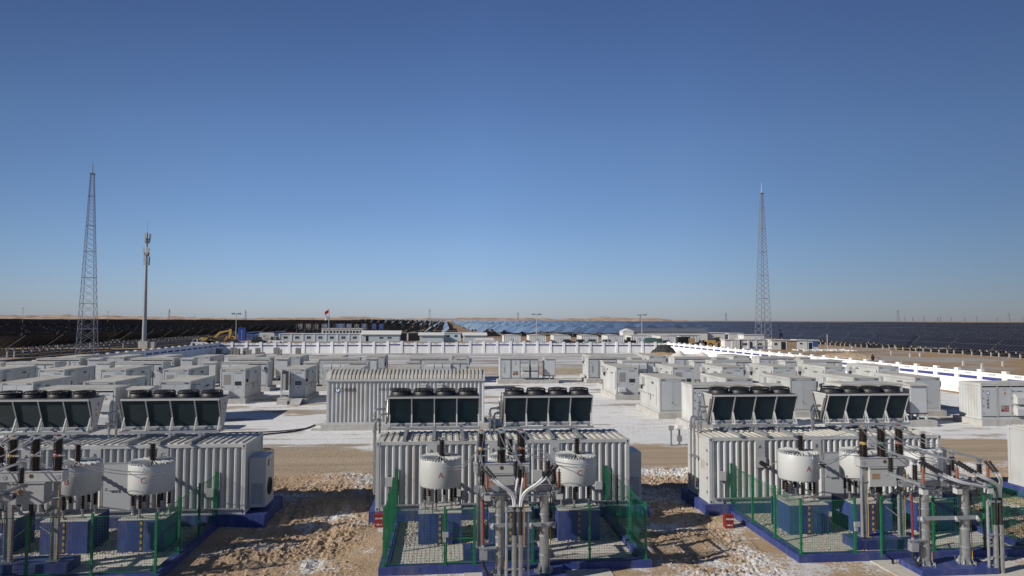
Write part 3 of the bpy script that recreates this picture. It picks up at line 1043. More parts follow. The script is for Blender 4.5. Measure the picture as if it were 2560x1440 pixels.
# ------------------------------------------------------------------ front row: compensator containers
def make_front_container():
    t = thing('compensator_container', 'container', 'container', group='corrugated compensator containers in the front row')
    L, D, H = 10.75, 2.7, 2.83
    b = MB()
    for x in (0, L - .14):
        for y in (0, D - .14):
            b.box(x, y, 0, x + .14, y + .14, H)
    for y in (0, D - .12):
        b.box(.14, y, 0.001, L - .14, y + .12, .17).box(.14, y, H - .13, L - .14, y + .12, H - .001)
    for x in (0, L - .12):
        b.box(x, .14, 0.001, x + .12, D - .14, .17).box(x, .14, H - .13, x + .12, D - .14, H - .001)
    castings(b, (.075, L - .075), (.075, D - .075), (.08, H - .08), .088)
    fo = b.build('frame', W_CONT, t)
    m = MB()
    for x in (.075, L - .075):
        for z in (.08, H - .08):
            m.box(x - .03, -.018, z - .04, x + .03, -.012, z + .04)
    m.build('casting_slots', GAP, fo)
    c = MB()
    for a, e in ((.14, 2.10), (2.5, 4.7), (5.1, 5.2), (6.3, 7.3), (7.75, L - .14)):
        c.corr(a, e, .165, H - .125, .012, .085, .285, -1)
    c.corr(4.7, 5.1, .165, 1.9, .012, .085, .4, -1)
    c.corr(2.1, 2.5, .165, 1.9, .012, .085, .4, -1)
    c.corr(7.3, 7.75, .165, 1.9, .012, .085, .45, -1)
    c.corr(5.2, 6.3, 2.12, H - .125, .012, .085, .28, -1)
    c.build('corrugated_front', W_CONT, t)
    MB().corr(.14, L - .14, .165, H - .125, D - .012, .06, .285, 1).build('corrugated_back', W_CONT, t)
    e = MB().box(.03, .14, .17, .06, D - .14, H - .13)
    e.build('end_panel', W_CONT, t)
    d = MB().box(.012, .3, .2, .03, 1.3, H - .2).build('end_door', W_PAINT, t)
    for z in (.4, 1.0, 1.6, 2.2):
        MB().box(-.01, .26, z, .012, .36, z + .1).build('hinge', GALVD, d)
    MB().box(.006, .55, 1.35, .012, 1.05, 1.75).build('name_plate', W_ROOF, d)
    MB().box(L - .06, .14, .17, L - .03, D - .14, H - .13).build('end_panel', W_CONT, t)
    d = MB().box(5.22, -.004, .17, 6.28, .05, 2.10).build('door', DOOR, t)
    MB().box(5.30, -.02, 1.05, 5.36, -.004, 1.16).bar((5.33, -.03, 1.12), (5.52, -.04, 1.05), .03).build('handle', MIDGREY, d)
    m = MB().box(5.16, -.012, .17, 5.22, .05, 2.16).box(6.28, -.012, .17, 6.34, .05, 2.16).box(5.22, -.012, 2.10, 6.28, .05, 2.16)
    m.build('door_frame', MIDGREY, d)
    text('lettering', '出线室', .12, INK, d, (5.75, -.008, 1.0))
    for x, s in ((2.1, 'A'), (4.7, 'B'), (7.3, 'C')):
        p = MB().box(x, -.004, 1.9, x + .42, .05, H - .13).build('phase_plate', LTGREY, t)
        text('lettering', s, .22, INK, p, (x + .2, -.008, 2.42))
        MB().box(x - .02, -.02, 1.52, x + .46, .012, 1.95).build('bushing_plate', LTGREY, p)
        q = MB().ins((x + .22, -.02, 1.74), (x + .22, -.62, 1.70), .10, 8, 14, .72)
        q.build('wall_bushing', DARK, p, True)
        MB().tube([(x + .22, -.62, 1.70), (x + .22, -.74, 1.69)], .03).build('bushing_terminal', ALU, p)
    r = MB()
    r.box(.02, .02, H - .05, L - .02, D - .02, H)
    k = 37
    for i in range(k):
        x = .1 + (L - .2) * (i + .5) / k
        r.hexa([(x - .085, .10, H), (x + .085, .10, H), (x + .085, D - .10, H), (x - .085, D - .10, H)],
               [(x - .05, .12, H + .04), (x + .05, .12, H + .04), (x + .05, D - .12, H + .04), (x - .05, D - .12, H + .04)])
    r.build('roof', W_ROOF, t)
    for x, z, s_ in ((.55, 1.2, .16), (6.75, 1.35, .2), (9.4, .9, .14), (3.4, .7, .12)):
        q = MB().box(x - s_, -.10, z - s_ * 1.2, x + s_, -.002, z + s_ * 1.2).build('junction_box', LTGREY, t)
        MB().tube([(x, -.05, z - s_ * 1.2), (x, -.05, .05), (x + .05, -.05, -.1)], .022, 6).build('conduit', GALVD, q)
    MB().box(.2, -.085, .20, L - .2, -.002, .26).build('cable_tray', GALVD, t)
    # air handler on the right end
    a = MB().box(L, .55, .12, L + .68, 1.95, 2.16)
    ao = a.build('air_handler', W_PAINT, t)
    g = MB()
    for i in range(9):
        g.box(L + .12, .535, .28 + i * .09, L + .58, .55, .33 + i * .09)
    g.box(L + .12, .545, .26, L + .58, .552, 1.1)
    g.build('air_grille', MIDGREY, ao)
    f = MB()
    for rr in (.36, .27, .18, .09):
        f.tube([(L + .70, 1.2 + rr * math.cos(PI * 2 * i / 20), .85 + rr * math.sin(PI * 2 * i / 20)) for i in range(21)], .014, 5)
    f.lathe([(.38, 0), (.38, .02)], (0, 0, 0), 20) if False else None
    f.build('fan_guard', DARK, ao)
    MB().prismx([(1.2 + .37 * math.cos(2 * PI * i / 20), .85 + .37 * math.sin(2 * PI * i / 20)) for i in range(20)], L + .676, L + .684).build('fan_opening', GAP, ao)
    MB().tube([(L + .69, .95, 1.75), (L + .69, .95, 1.95), (L + .69, 1.1, 1.98)], .02, 6).build('handle', DARK, ao)
    return t

PF = Proto(make_front_container())
fpl = MB().box(-.25, -.16, -.3, 11.6, 2.95, .446).build('plinth_base', BLUE)
fpl.name = 'container_plinth'
tag(fpl, 'x', 'plinth', 'blue painted plinths under the front containers')
FPL = Proto(fpl)
POSW = ['leftmost', 'middle', 'right-hand', 'rightmost']
FY = 29.62
for i, (x, lab, pl) in enumerate([
        (CONX[0][0], 'leftmost front corrugated container with a white air handler on its right end', 'blue plinth under the leftmost corrugated front container'),
        (CONX[1][0], 'grey white corrugated container behind the central fenced bay, two coolers on its roof', 'blue plinth under the corrugated container of the central fenced bay'),
        (CONX[2][0], 'corrugated front container with a sunlit end door, beside the twin flood lamps', 'blue plinth under the front container with the sunlit end door'),
        (CONX[3][0], 'corrugated container cut off by the right edge of the picture, sunlit end only', 'blue plinth under the container cut off at the right edge')]):
    PF.place((x, FY, .45), 0, lab)
    FPL.place((x, FY, 0), 0, pl)

# ------------------------------------------------------------------ roof coolers
def make_cooler():
    t = thing('dry_cooler', 'cooler', 'cooler', group='dry coolers on the front container roofs')
    L, YB, YT, Z0, Z1 = 3.95, 0.0, -.50, .50, 1.69
    def fr(z):                                   # y of the slanted front at height z
        return YB + (YT - YB) * (z - Z0) / (Z1 - Z0)
    def bk(z):
        return .34 + (.92 - .34) * (z - Z0) / (Z1 - Z0)
    # carriers
    m = MB()
    for x in (.75, 1.98, 3.2):
        m.box(x - .07, -1.62, .045, x + .07, 1.05, .15)
        m.box(x - .11, -1.70, .042, x + .11, -1.56, .06)
    for x in (.75, 1.98, 3.2):
        for y in (-.44, .86):
            m.box(x - .06, y - .06, .15, x + .06, y + .06, .29)
    m.box(-.05, -.48, .29, L + .05, -.40, .39).box(-.05, .82, .29, L + .05, .90, .39)
    m.box(-.03, -.40, .30, .05, .82, .38).box(L - .05, -.40, .30, L + .03, .82, .38)
    m.box(0, -.06, .385, L, .40, .48)
    m.build('carrier_frame', GALVD, t)
    # casing
    b = MB()
    b.prismx([(YT - .03, Z1 - .03), (YT - .03, Z1 + .05), (.95, Z1 + .05), (.95, Z1 - .03)][::-1], -.02, L + .02)
    b.build('top_rail', LTGREY, t)
    v = MB()
    for i in range(5):
        x = L * i / 4
        x0, x1 = max(-.01, x - .025), min(L + .01, x + .025)
        v.hexa([(x0, fr(Z0) - .03, Z0), (x1, fr(Z0) - .03, Z0), (x1, fr(Z0) + .02, Z0), (x0, fr(Z0) + .02, Z0)],
               [(x0, fr(Z1) - .03, Z1 - .03), (x1, fr(Z1) - .03, Z1 - .03), (x1, fr(Z1) + .02, Z1 - .03), (x0, fr(Z1) + .02, Z1 - .03)])
    v.box(-.01, -.035, Z0 - .02, L + .01, .02, Z0 + .03)
    v.build('coil_frame', LTGREY, t)
    for i in range(5):
        x = min(max(L * i / 4, .03), L - .03)
        g = MB().bar((x, -.46, .40), (x, fr(.92) - .03, .92), .05).bar((x, -.18, .41), (x, fr(.92) - .03, .92), .035).bar((x, -.46, .41), (x, -.15, .41), .04)
        g.build('brace', W_PAINT, t)
    for i in range(4):
        x0, x1 = L * i / 4 + .025, L * (i + 1) / 4 - .025
        c = MB()
        n = 30
        for j in range(n):
            z0 = Z0 + .03 + (Z1 - Z0 - .06) * j / n
            z1 = Z0 + .03 + (Z1 - Z0 - .06) * (j + .62) / n
            z2 = Z0 + .03 + (Z1 - Z0 - .06) * (j + 1) / n
            c.add([(x0, fr(z0), z0), (x1, fr(z0), z0), (x1, fr(z1) - .012, z1), (x0, fr(z1) - .012, z1), (x1, fr(z2), z2), (x0, fr(z2), z2)], [(0, 1, 2, 3), (3, 2, 4, 5)])
        c.hexa([(x0, fr(Z0) + .02, Z0), (x1, fr(Z0) + .02, Z0), (x1, fr(Z0) + .12, Z0), (x0, fr(Z0) + .12, Z0)],
               [(x0, fr(Z1) + .02, Z1 - .03), (x1, fr(Z1) + .02, Z1 - .03), (x1, fr(Z1) + .14, Z1 - .03), (x0, fr(Z1) + .14, Z1 - .03)])
        c.build('cooling_coil', COIL, t)
    c = MB().hexa([(.02, .24, Z0), (L - .02, .24, Z0), (L - .02, .34, Z0), (.02, .34, Z0)], [(.02, .78, Z1 - .03), (L - .02, .78, Z1 - .03), (L - .02, .92, Z1 - .03), (.02, .92, Z1 - .03)])
    c.build('back_coil', COIL, t)
    for x0, x1 in ((-.012, .0), (L, L + .012)):
        e = MB().prismx([(.02, Z0), (.30, Z0), (.78, Z1 - .03), (YT + .16, Z1 - .03)], x0, x1)
        eo = e.build('end_plate', LTGREY, t)
        if x0 > 1:
            MB().box(x1, .30, 1.38, x1 + .004, .42, 1.5).box(x1, .1, 1.2, x1 + .004, .2, 1.26).build('label', RED, eo)
            MB().box(x1, .12, .95, x1 + .004, .26, 1.08).build('label', YEL, eo)
    u = MB()
    for j in range(17):
        z = Z0 + .06 + j * .072
        for y in (fr(z) + .05, fr(z) + .12, bk(z) - .05):
            u.tube([(-.005, y - .025, z), (-.055, y - .012, z + .02), (-.055, y + .012, z + .04), (-.005, y + .025, z + .05)], .013, 5)
    u.build('return_bends', mat('copper_bends', (0.16, 0.10, 0.07), .45, .5, .3), t)
    # headers and pipes on the left end
    h = MB()
    h.tube([(-.13, fr(.55) + .06, .5), (-.13, fr(1.55) + .06, 1.55)], .035).tube([(-.13, bk(.55) - .06, .5), (-.13, bk(1.55) - .06, 1.55)], .035)
    h.build('header', GALV, t)
    p = MB()
    for dy, xx, zt in ((-.12, -.62, 1.16), (.10, -.42, .92)):
        p.tube([(-.12, dy + .1, zt), (xx + .12, dy, zt), (xx + .03, dy, zt - .03), (xx, dy, zt - .13), (xx, dy, .06)], .045, 8)
        p.tube([(xx, dy, zt - .32), (xx, dy, zt - .22)], .075, 8).tube([(-.30, dy + .06, zt), (-.22, dy + .07, zt)], .075, 8)
        p.tube([(xx, dy, .45), (xx, dy, .40)], .07, 8)
        p.box(xx - .10, dy - .12, .62, xx + .02, dy - .02, .74)
    p.build('pipework', GALV, t)
    # fans
    MB().box(.02, YT + .02, Z1 + .05, L - .02, .93, Z1 + .065).build('fan_deck', GAP, t)
    for i in range(4):
        cx, cy = L * (i + .5) / 4, .21
        zf = Z1 + .065
        f = MB().lathe([(.46, 0), (.455, .08), (.43, .14), (.40, .14), (.40, .02)], (cx, cy, zf), 24).build('fan_shroud', DARK, t, True)
        q = MB()
        for rr, zz in ((.425, .15), (.43, .20), (.40, .25), (.28, .27), (.15, .275)):
            q.tube([(cx + rr * math.cos(2 * PI * k / 20), cy + rr * math.sin(2 * PI * k / 20), zf + zz) for k in range(21)], .013, 5)
        for k in range(18):
            a = 2 * PI * k / 18
            q.tube([(cx + .42 * math.cos(a), cy + .42 * math.sin(a), zf + .14), (cx + .425 * math.cos(a), cy + .425 * math.sin(a), zf + .22), (cx + .38 * math.cos(a), cy + .38 * math.sin(a), zf + .26), (cx + .1 * math.cos(a), cy + .1 * math.sin(a), zf + .275)], .013, 5)
        q.build('fan_guard', DARK, f)
        q = MB().lathe([(.14, .02), (.14, .16), (.10, .19)], (cx, cy, zf), 12)
        for k in range(7):
            a = 2 * PI * k / 7
            a2 = a + .62
            q.hexa([(cx + .12 * math.cos(a), cy + .12 * math.sin(a), zf + .06), (cx + .38 * math.cos(a), cy + .38 * math.sin(a), zf + .05), (cx + .38 * math.cos(a2), cy + .38 * math.sin(a2), zf + .15), (cx + .12 * math.cos(a2), cy + .12 * math.sin(a2), zf + .14)],
                   [(cx + .12 * math.cos(a), cy + .12 * math.sin(a), zf + .07), (cx + .38 * math.cos(a), cy + .38 * math.sin(a), zf + .06), (cx + .38 * math.cos(a2), cy + .38 * math.sin(a2), zf + .16), (cx + .12 * math.cos(a2), cy + .12 * math.sin(a2), zf + .15)])
        q.build('fan_rotor', DARK, f)
    return t
PC = Proto(make_cooler())
ZR = .45 + 2.83
for x, y, lab in ((-18.75, 31.2, 'dark finned roof cooler cut off by the left edge of the picture'),
               (-13.5, 31.2, 'dark finned cooler on the right half of the leftmost front container'),
               (-2.45, 31.35, 'dark finned cooler in front of the vaulted shed, on the central container'),
               (2.62, 31.35, 'dark finned cooler before open snow, right cooler on the central container'),
               (12.15, 31.25, 'dark finned cooler on the left half of the container near the twin flood lamps'),
               (17.62, 31.3, 'dark finned cooler on the right half of the container near the twin flood lamps')):
    PC.place((x, y, ZR), 0, lab)
# riser pipes running down the sunlit ends of the front containers
for x, lab in ((-3.02, 'pair of galvanised riser pipes down the left end of the central front container'), (11.28, 'pair of galvanised riser pipes down the sunlit end of the right front container')):
    t = thing('riser_pipes', lab, 'pipe', (x, 30.9, 0))
    for dy in (0, .42):
        m = MB().tube([(.1, dy, 4.0), (0, dy, 3.95), (-.03, dy, 3.8), (-.03, dy, .95), (.0, dy, .85), (.12, dy, .8)], .05, 8)
        m.tube([(-.03, dy, 3.5), (-.03, dy, 3.6)], .085, 8).tube([(-.03, dy, 1.15), (-.03, dy, 1.25)], .085, 8)
        o = m.build('pipe', GALV, t)
        MB().box(-.10, dy - .1, 2.2, .14, dy + .1, 2.26).build('pipe_clamp', GALVD, o)

# ------------------------------------------------------------------ air core reactors
def make_reactor():
    t = thing('reactor', 'reactor', 'reactor', group='white air core reactors on blue plinths')
    Rr = .785
    b = MB().lathe([(Rr - .14, .86), (Rr - .02, .86), (Rr, .90), (Rr, 1.84), (Rr - .02, 1.88), (Rr - .16, 1.88), (Rr - .17, 1.80), (Rr - .30, 1.80), (Rr - .30, .9)], n=56)
    b.build('coil_drum', W_PAINT, t, True)
    s = MB()
    for k in range(12):
        a = PI * k / 12
        s.bar((-Rr * .95 * math.cos(a), -Rr * .95 * math.sin(a), 1.93 if k % 2 else 1.92), (Rr * .95 * math.cos(a), Rr * .95 * math.sin(a), 1.93 if k % 2 else 1.92), .022, .07)
        s.bar((-Rr * .95 * math.cos(a), -Rr * .95 * math.sin(a), .845), (Rr * .95 * math.cos(a), Rr * .95 * math.sin(a), .845), .022, .07)
    for k in range(44):
        a = 2 * PI * k / 44
        c, sn = math.cos(a), math.sin(a)
        s.bar(((Rr - .14) * c, (Rr - .14) * sn, 1.905), ((Rr + .005) * c, (Rr + .005) * sn, 1.905), .05, .05)
    s.lathe([(.12, 1.88), (.12, 2.0)], n=12)
    s.build('spider_arms', W_PAINT, t)
    for k in range(6):
        a = 2 * PI * (k + .25) / 6
        x, y = .60 * math.cos(a), .60 * math.sin(a)
        i = MB().ins((x, y, .80), (x, y, .32), .085, 7, 12).build('foot_insulator', PORC, t, True)
        m = MB().tube([(x, y, .03), (x, y, .32)], .042, 8).box(x - .09, y - .09, 0.002, x + .09, y + .09, .03).tube([(x, y, .29), (x, y, .33)], .075, 8)
        m.build('foot_post', GALV, i)
    i = MB().ins((.05, -.10, 2.58), (.05, -.10, 1.98), .125, 10, 14, .6).build('top_insulator', PORC, t, True)
    MB().tube([(.05, -.10, 2.56), (.05, -.10, 2.66)], .06, 8).bar((-.1, -.10, 2.64), (.2, -.10, 2.64), .04).build('terminal', ALU, i)
    m = MB().tube([(.15, -.5, 1.97), (.1, -Rr - .12, 1.93), (.1, -Rr - .16, 1.80), (.4, -Rr - .12, 1.68), (.7, -Rr + .1, 1.68)], .014, 6)
    m.tube([(.12, -.5, 1.97), (.05, -Rr - .1, 1.90), (.05, -Rr - .14, 1.66), (.35, -Rr - .10, 1.60), (.72, -Rr + .12, 1.62)], .014, 6)
    m.build('lead', ALU, t)
    return t
PR = Proto(make_reactor())
STRAP = bpy.data.materials.new('striped_strap')
STRAP.use_nodes = True
_t = STRAP.node_tree
_c = _t.nodes.new('ShaderNodeTexCoord')
_s = _t.nodes.new('ShaderNodeSeparateXYZ')
_t.links.new(_c.outputs['Object'], _s.inputs[0])
_m = _t.nodes.new('ShaderNodeMath')
_m.operation = 'MULTIPLY'
_m.inputs[1].default_value = 4.46
_t.links.new(_s.outputs['Z'], _m.inputs[0])
_f = _t.nodes.new('ShaderNodeMath')
_f.operation = 'FRACT'
_t.links.new(_m.outputs[0], _f.inputs[0])
_g = _t.nodes.new('ShaderNodeMath')
_g.operation = 'GREATER_THAN'
_g.inputs[1].default_value = .5
_t.links.new(_f.outputs[0], _g.inputs[0])
_x = _t.nodes.new('ShaderNodeMix')
_x.data_type = 'RGBA'
_x.inputs['A'].default_value = (.02, .06, .04, 1)
_x.inputs['B'].default_value = (.45, .25, .03, 1)
_t.links.new(_g.outputs[0], _x.inputs['Factor'])
_t.links.new(_x.outputs['Result'], _t.nodes['Principled BSDF'].inputs['Base Color'])
def make_rplinth():
    t = thing('reactor_plinth', 'plinth', 'plinth', group='blue concrete plinths under the reactors')
    MB().box(-.8, -.8, -.2, .8, .8, 1.17).build('base_block', BLUE, t)
    MB().box(-.8, -.8, 1.17, .8, .8, 1.2).build('bare_top', CONC, t)
    MB().box(-.035, -.812, .06, .035, -.8, 1.18).build('ground_strap', STRAP, t)
    return t
PRP = Proto(make_rplinth())
BAY = ['left fenced bay', 'central fenced bay', 'right fenced bay']
for b, ox in enumerate(COMP):
    for s, x in (('A', -.16), ('B', 2.48), ('C', 5.10)):
        X = ox + x + (.05 if b == 0 else 0)
        PRP.place((X, 27.22, 0), 0, 'blue concrete plinth under reactor %s of the %s' % (s, BAY[b]))
        o = PR.place((X, 27.22, 1.2), 0, 'white drum shaped reactor %s standing in the %s' % (s, BAY[b]))
        text('lettering', s, .30, REDINK, o, (0.02, 0, 1.36), (PI / 2, 0, 0), wrap=.787, ext=.002)
# ------------------------------------------------------------------ fenced bays: floor, kerb, fence
FLOOR = mat('pale_slab', (0.50, 0.47, 0.415), 0.9, var=0.14, scale=1.6, stain=(0.34, 0.27, 0.19), stscale=1.6, stamt=0.7, bump=0.3, bscale=9.0)
GRAVEL = mat('pale_gravel', (0.40, 0.365, 0.31), 0.95, var=0.45, scale=9.0, bump=1.0, bscale=14.0)
def kerb(ox, lab):
    m = MB()
    x0, x1, y0, y1 = ox - 2.16, ox + 7.01, 23.48, 29.3
    m.box(x0, y0, -.2, x1, y0 + .32, .246).box(x0, y0 + .32, -.2, x0 + .32, y1, .246).box(x1 - .32, y0 + .32, -.2, x1, y1, .246)
    return tag(m.build('kerb', BLUE), lab, 'kerb')
def wire_panel(m, p, q, z0, z1, step=.082, wv=.0056):
    p, q = Vector(p), Vector(q)
    L = (q - p).length
    d = (q - p) / L
    nrm = Vector((-d.y, d.x, 0))
    n = int(L / step)
    for i in range(1, n):
        a = p + d * (L * i / n)
        m.hexa([tuple(a + d * (s1 * wv / 2) + nrm * (s2 * wv / 2) + Vector((0, 0, z0))) for s1, s2 in ((-1, -1), (1, -1), (1, 1), (-1, 1))],
               [tuple(a + d * (s1 * wv / 2) + nrm * (s2 * wv / 2) + Vector((0, 0, z1))) for s1, s2 in ((-1, -1), (1, -1), (1, 1), (-1, 1))])
    k = int((z1 - z0) / step)
    fold = [0.12, 0.38, 0.64, 0.90]
    for j in range(k + 1):
        z = z0 + (z1 - z0) * j / k
        off = .03 if min(abs(j / k - f) for f in fold) < .02 else .006
        a, b = p + nrm * off, q + nrm * off
        m.bar((a.x, a.y, z), (b.x, b.y, z), wv)
def fence(ox, lab, gate_open):
    t = thing('mesh_fence', lab, 'fence')
    Z0, Z1 = .25, 2.08
    xa, xb, yf = ox - 2.0, ox + 6.85, 23.64
    left = [(xa, 29.6), (xa, 27.5), (xa, 25.55), (xa, yf)]
    right = [(xb, yf), (xb, 25.6), (xb, 27.6), (xb, 29.6)]
    front = [(xa, yf), (ox + .0, yf), (ox + 1.0, yf), (ox + 2.95, yf), (ox + 4.9, yf), (xb, yf)]
    posts = []
    for p in left + front[1:-1] + right:
        m = MB().box(p[0] - .035, p[1] - .035, Z0 - .01, p[0] + .035, p[1] + .035, Z1 + .08).box(p[0] - .04, p[1] - .04, Z1 + .08, p[0] + .04, p[1] + .04, Z1 + .10)
        m.box(p[0] - .08, p[1] - .08, Z0 - .003, p[0] + .08, p[1] + .08, Z0 + .012)
        for z in (.6, 1.15, 1.7):
            m.box(p[0] - .05, p[1] - .05, z, p[0] + .05, p[1] + .05, z + .05)
        m.build('post', GREEN, t)
    for seq in (left, right, front):
        for a, b in zip(seq[:-1], seq[1:]):
            if seq is front and abs(a[0] - ox) < .01:
                continue
            m = MB()
            wire_panel(m, (a[0], a[1], 0), (b[0], b[1], 0), Z0 + .05, Z1)
            m.bar((a[0], a[1], Z0 + .06), (b[0], b[1], Z0 + .06), .018).bar((a[0], a[1], Z1), (b[0], b[1], Z1), .018)
            m.build('mesh_panel', GREEN, t)
    # gate leaf hinged on the right gate post
    hx, hy = ox + .96, yf
    ang = PI if not gate_open else PI + R(58)
    ex, ey = hx + .90 * math.cos(ang), hy + .90 * math.sin(ang)
    m = MB()
    wire_panel(m, (hx, hy, 0), (ex, ey, 0), Z0 + .1, Z1 - .05)
    for z in (Z0 + .08, 1.1, Z1 - .03):
        m.bar((hx, hy, z), (ex, ey, z), .04)
    m.bar((ex, ey, Z0 + .08), (ex, ey, Z1 - .01), .045).bar((hx, hy, Z0 + .08), (hx, hy, Z1 - .01), .04)
    g = m.build('gate', GREEN, t)
    lx, ly = (ox + .02, yf - .08)
    MB().box(lx - .10, ly - .05, 1.18, lx + .10, ly + .03, 1.34).box(lx - .08, ly - .04, 1.02, lx + .02, ly + .03, 1.16).build('padlock', MIDGREY, t)
for b, ox in enumerate(COMP):
    oo = ox + (-.1 if b == 0 else .02)
    kerb(oo, 'blue painted kerb under the green fence of the %s' % BAY[b])
    fence(oo, 'green wire mesh fence with posts round the %s%s' % (BAY[b], ', gate standing open' if b == 2 else ''), b == 2)
    f = MB().box(oo - 1.82, 23.81, -.1, oo + 6.67, 26.3, .05)
    tag(f.build('slab_floor', FLOOR), kind='structure')
    m = MB().box(oo - 1.82, 26.3, -.1, oo + 6.67, 29.45, .042)
    tag(m.build('gravel_bed', GRAVEL), kind='structure')
# stones of the gravel bed
mb = MB()
for b, ox in enumerate(COMP):
    for k in range(1100):
        x, y = ox + rnd.uniform(-1.75, 6.6), rnd.uniform(26.2, 29.4)
        if rnd.random() < .12:
            y = rnd.uniform(24.0, 26.3)
        s = rnd.uniform(.025, .06)
        mb.add([(x + a * s * rnd.uniform(.7, 1.3), y + c * s * rnd.uniform(.7, 1.3), .05 + d * s * .7) for a, c, d in ICO], ICF)
tag(mb.build('gravel_stones', GRAVEL), kind='stuff')
# front foundation slabs
for ox, lab in ((0.35, 1), (14.55, 2)):
    m = MB().box(ox + .3, 20.0, -.2, ox + 5.2, 23.46, .03)
    tag(m.build('apron_slab', FLOOR), kind='structure')

# ------------------------------------------------------------------ breakers inside the fences
BANDY = mat('dull_yellow_band', (.36, .24, .07), .5, var=.3, scale=9)
BANDG = mat('dull_green_band', (.10, .14, .11), .5, var=.3, scale=9)
BANDR = mat('dull_red_band', (.22, .07, .05), .5, var=.3, scale=9)
def make_breaker():
    t = thing('circuit_breaker', 'breaker', 'circuit breaker', group='three pole breakers in the fenced bays')
    Y = 0.0
    MB().box(-.30, -.45, 0, 2.35, .45, .34).build('blue_base', BLUE, t)
    for x in (.30, 1.75):
        m = MB().box(x - .085, -.085, .34, x + .085, .085, 2.95).box(x - .2, -.2, .34, x + .2, .2, .37).box(x - .17, -.17, 2.90, x + .17, .17, 2.95).box(x - .16, -.14, 2.38, x + .16, .14, 2.42)
        co = m.build('column', GALVD, t)
        MB().tube([(x + .1, -.09, 2.9), (x + .11, -.1, 1.2), (x + .1, -.1, .36)], .013, 6).build('earth_lead', YEL, co)
        MB().tube([(x - .1, -.08, 2.6), (x - .12, -.1, 1.6), (x - .1, -.1, .4)], .022, 6).build('conduit', GALV, co)
    MB().bar((.3, .1, 1.0), (1.75, .1, 2.1), .04).bar((.3, .1, 2.1), (1.75, .1, 1.0), .04).build('cross_brace', GALVD, t)
    for z_ in (2.32, 2.26):
        MB().tube([(1.3, -.1, 2.25), (1.5, -.2, z_ - .35), (1.72, -.15, z_ - .2)], .018, 6).build('control_cable', DARK, t)
    b = MB().box(.06, -.20, 2.95, 2.0, .20, 3.26).box(.04, -.22, 3.26, 2.02, .22, 3.28)
    bo = b.build('mechanism_beam', LTGREY, t)
    m = MB()
    for x in (.2, 1.86):
        m.tube([(x, -.202, 3.10), (x, -.21, 3.10)], .08, 16)
    m.build('access_cover', MIDGREY, bo)
    MB().prism([(1.03 + .07 * math.cos(PI * k / 8 * 1.0 + PI / 4), 3.13 + .07 * math.sin(PI * k / 8 + PI / 4)) for k in range(9)], -.206, -.202).build('position_indicator', RED, bo)
    MB().prism([(1.03 + .07 * math.cos(PI * k / 8 + 5 * PI / 4), 3.13 + .07 * math.sin(PI * k / 8 + 5 * PI / 4)) for k in range(9)], -.206, -.202).build('position_indicator', GREEN, bo)
    c = MB().box(.42, -.22, 2.22, 1.45, .30, 2.90).prismx([(-.26, 2.90), (.34, 2.90), (.34, 2.93), (-.26, 2.93)][::-1], .38, 1.49)
    co = c.build('control_box', LTGREY, t)
    MB().box(.50, -.228, 2.5, .80, -.22, 2.7).build('name_plate', RUST, co)
    MB().tube([(.95, 0, 2.22), (.95, .02, 1.9), (.88, .05, 1.5), (.86, .05, .6)], .07, 8).build('hose', DARK, co)
    for i, (x, mt, mt2) in enumerate(((.32, YEL, BANDY), (1.03, GREEN, BANDG), (1.74, RED, BANDR))):
        p = MB().ins((x, 0, 3.28), (x, 0, 3.72), .172, 8, 16, .74).build('lower_insulator', PORC, t, True)
        MB().lathe([(.11, 0), (.135, .03), (.135, .08), (.11, .12)], (x, 0, 3.72), 14).build('phase_band', mt2, p)
        q = MB().ins((x, 0, 3.84), (x, 0, 4.32), .168, 8, 16, .74).build('upper_insulator', PORC, t, True)
        mm = MB().tube([(x, 0, 4.32), (x, 0, 4.40)], .09, 10).box(x - .15, -.04, 4.38, x + .15, .04, 4.41)
        mm.build('terminal', ALU, q)
        MB().lathe([(.07, 0), (.09, .02), (.07, .04)], (x - .02, 0, 4.41), 10).build('phase_mark', mt, q)
        MB().bar((x - .12, -.06, 3.78), (x + .28, -.14, 3.79), .05).build('side_terminal', ALU, p)
    return t
PK = Proto(make_breaker())
BRX = [(-14.60, 24.8), (.97, 24.9), (15.25, 24.9)]
for i, (x, y) in enumerate(BRX):
    PK.place((x, y, .05), 0, 'three pole circuit breaker with stacked brown insulators inside the %s' % BAY[i])

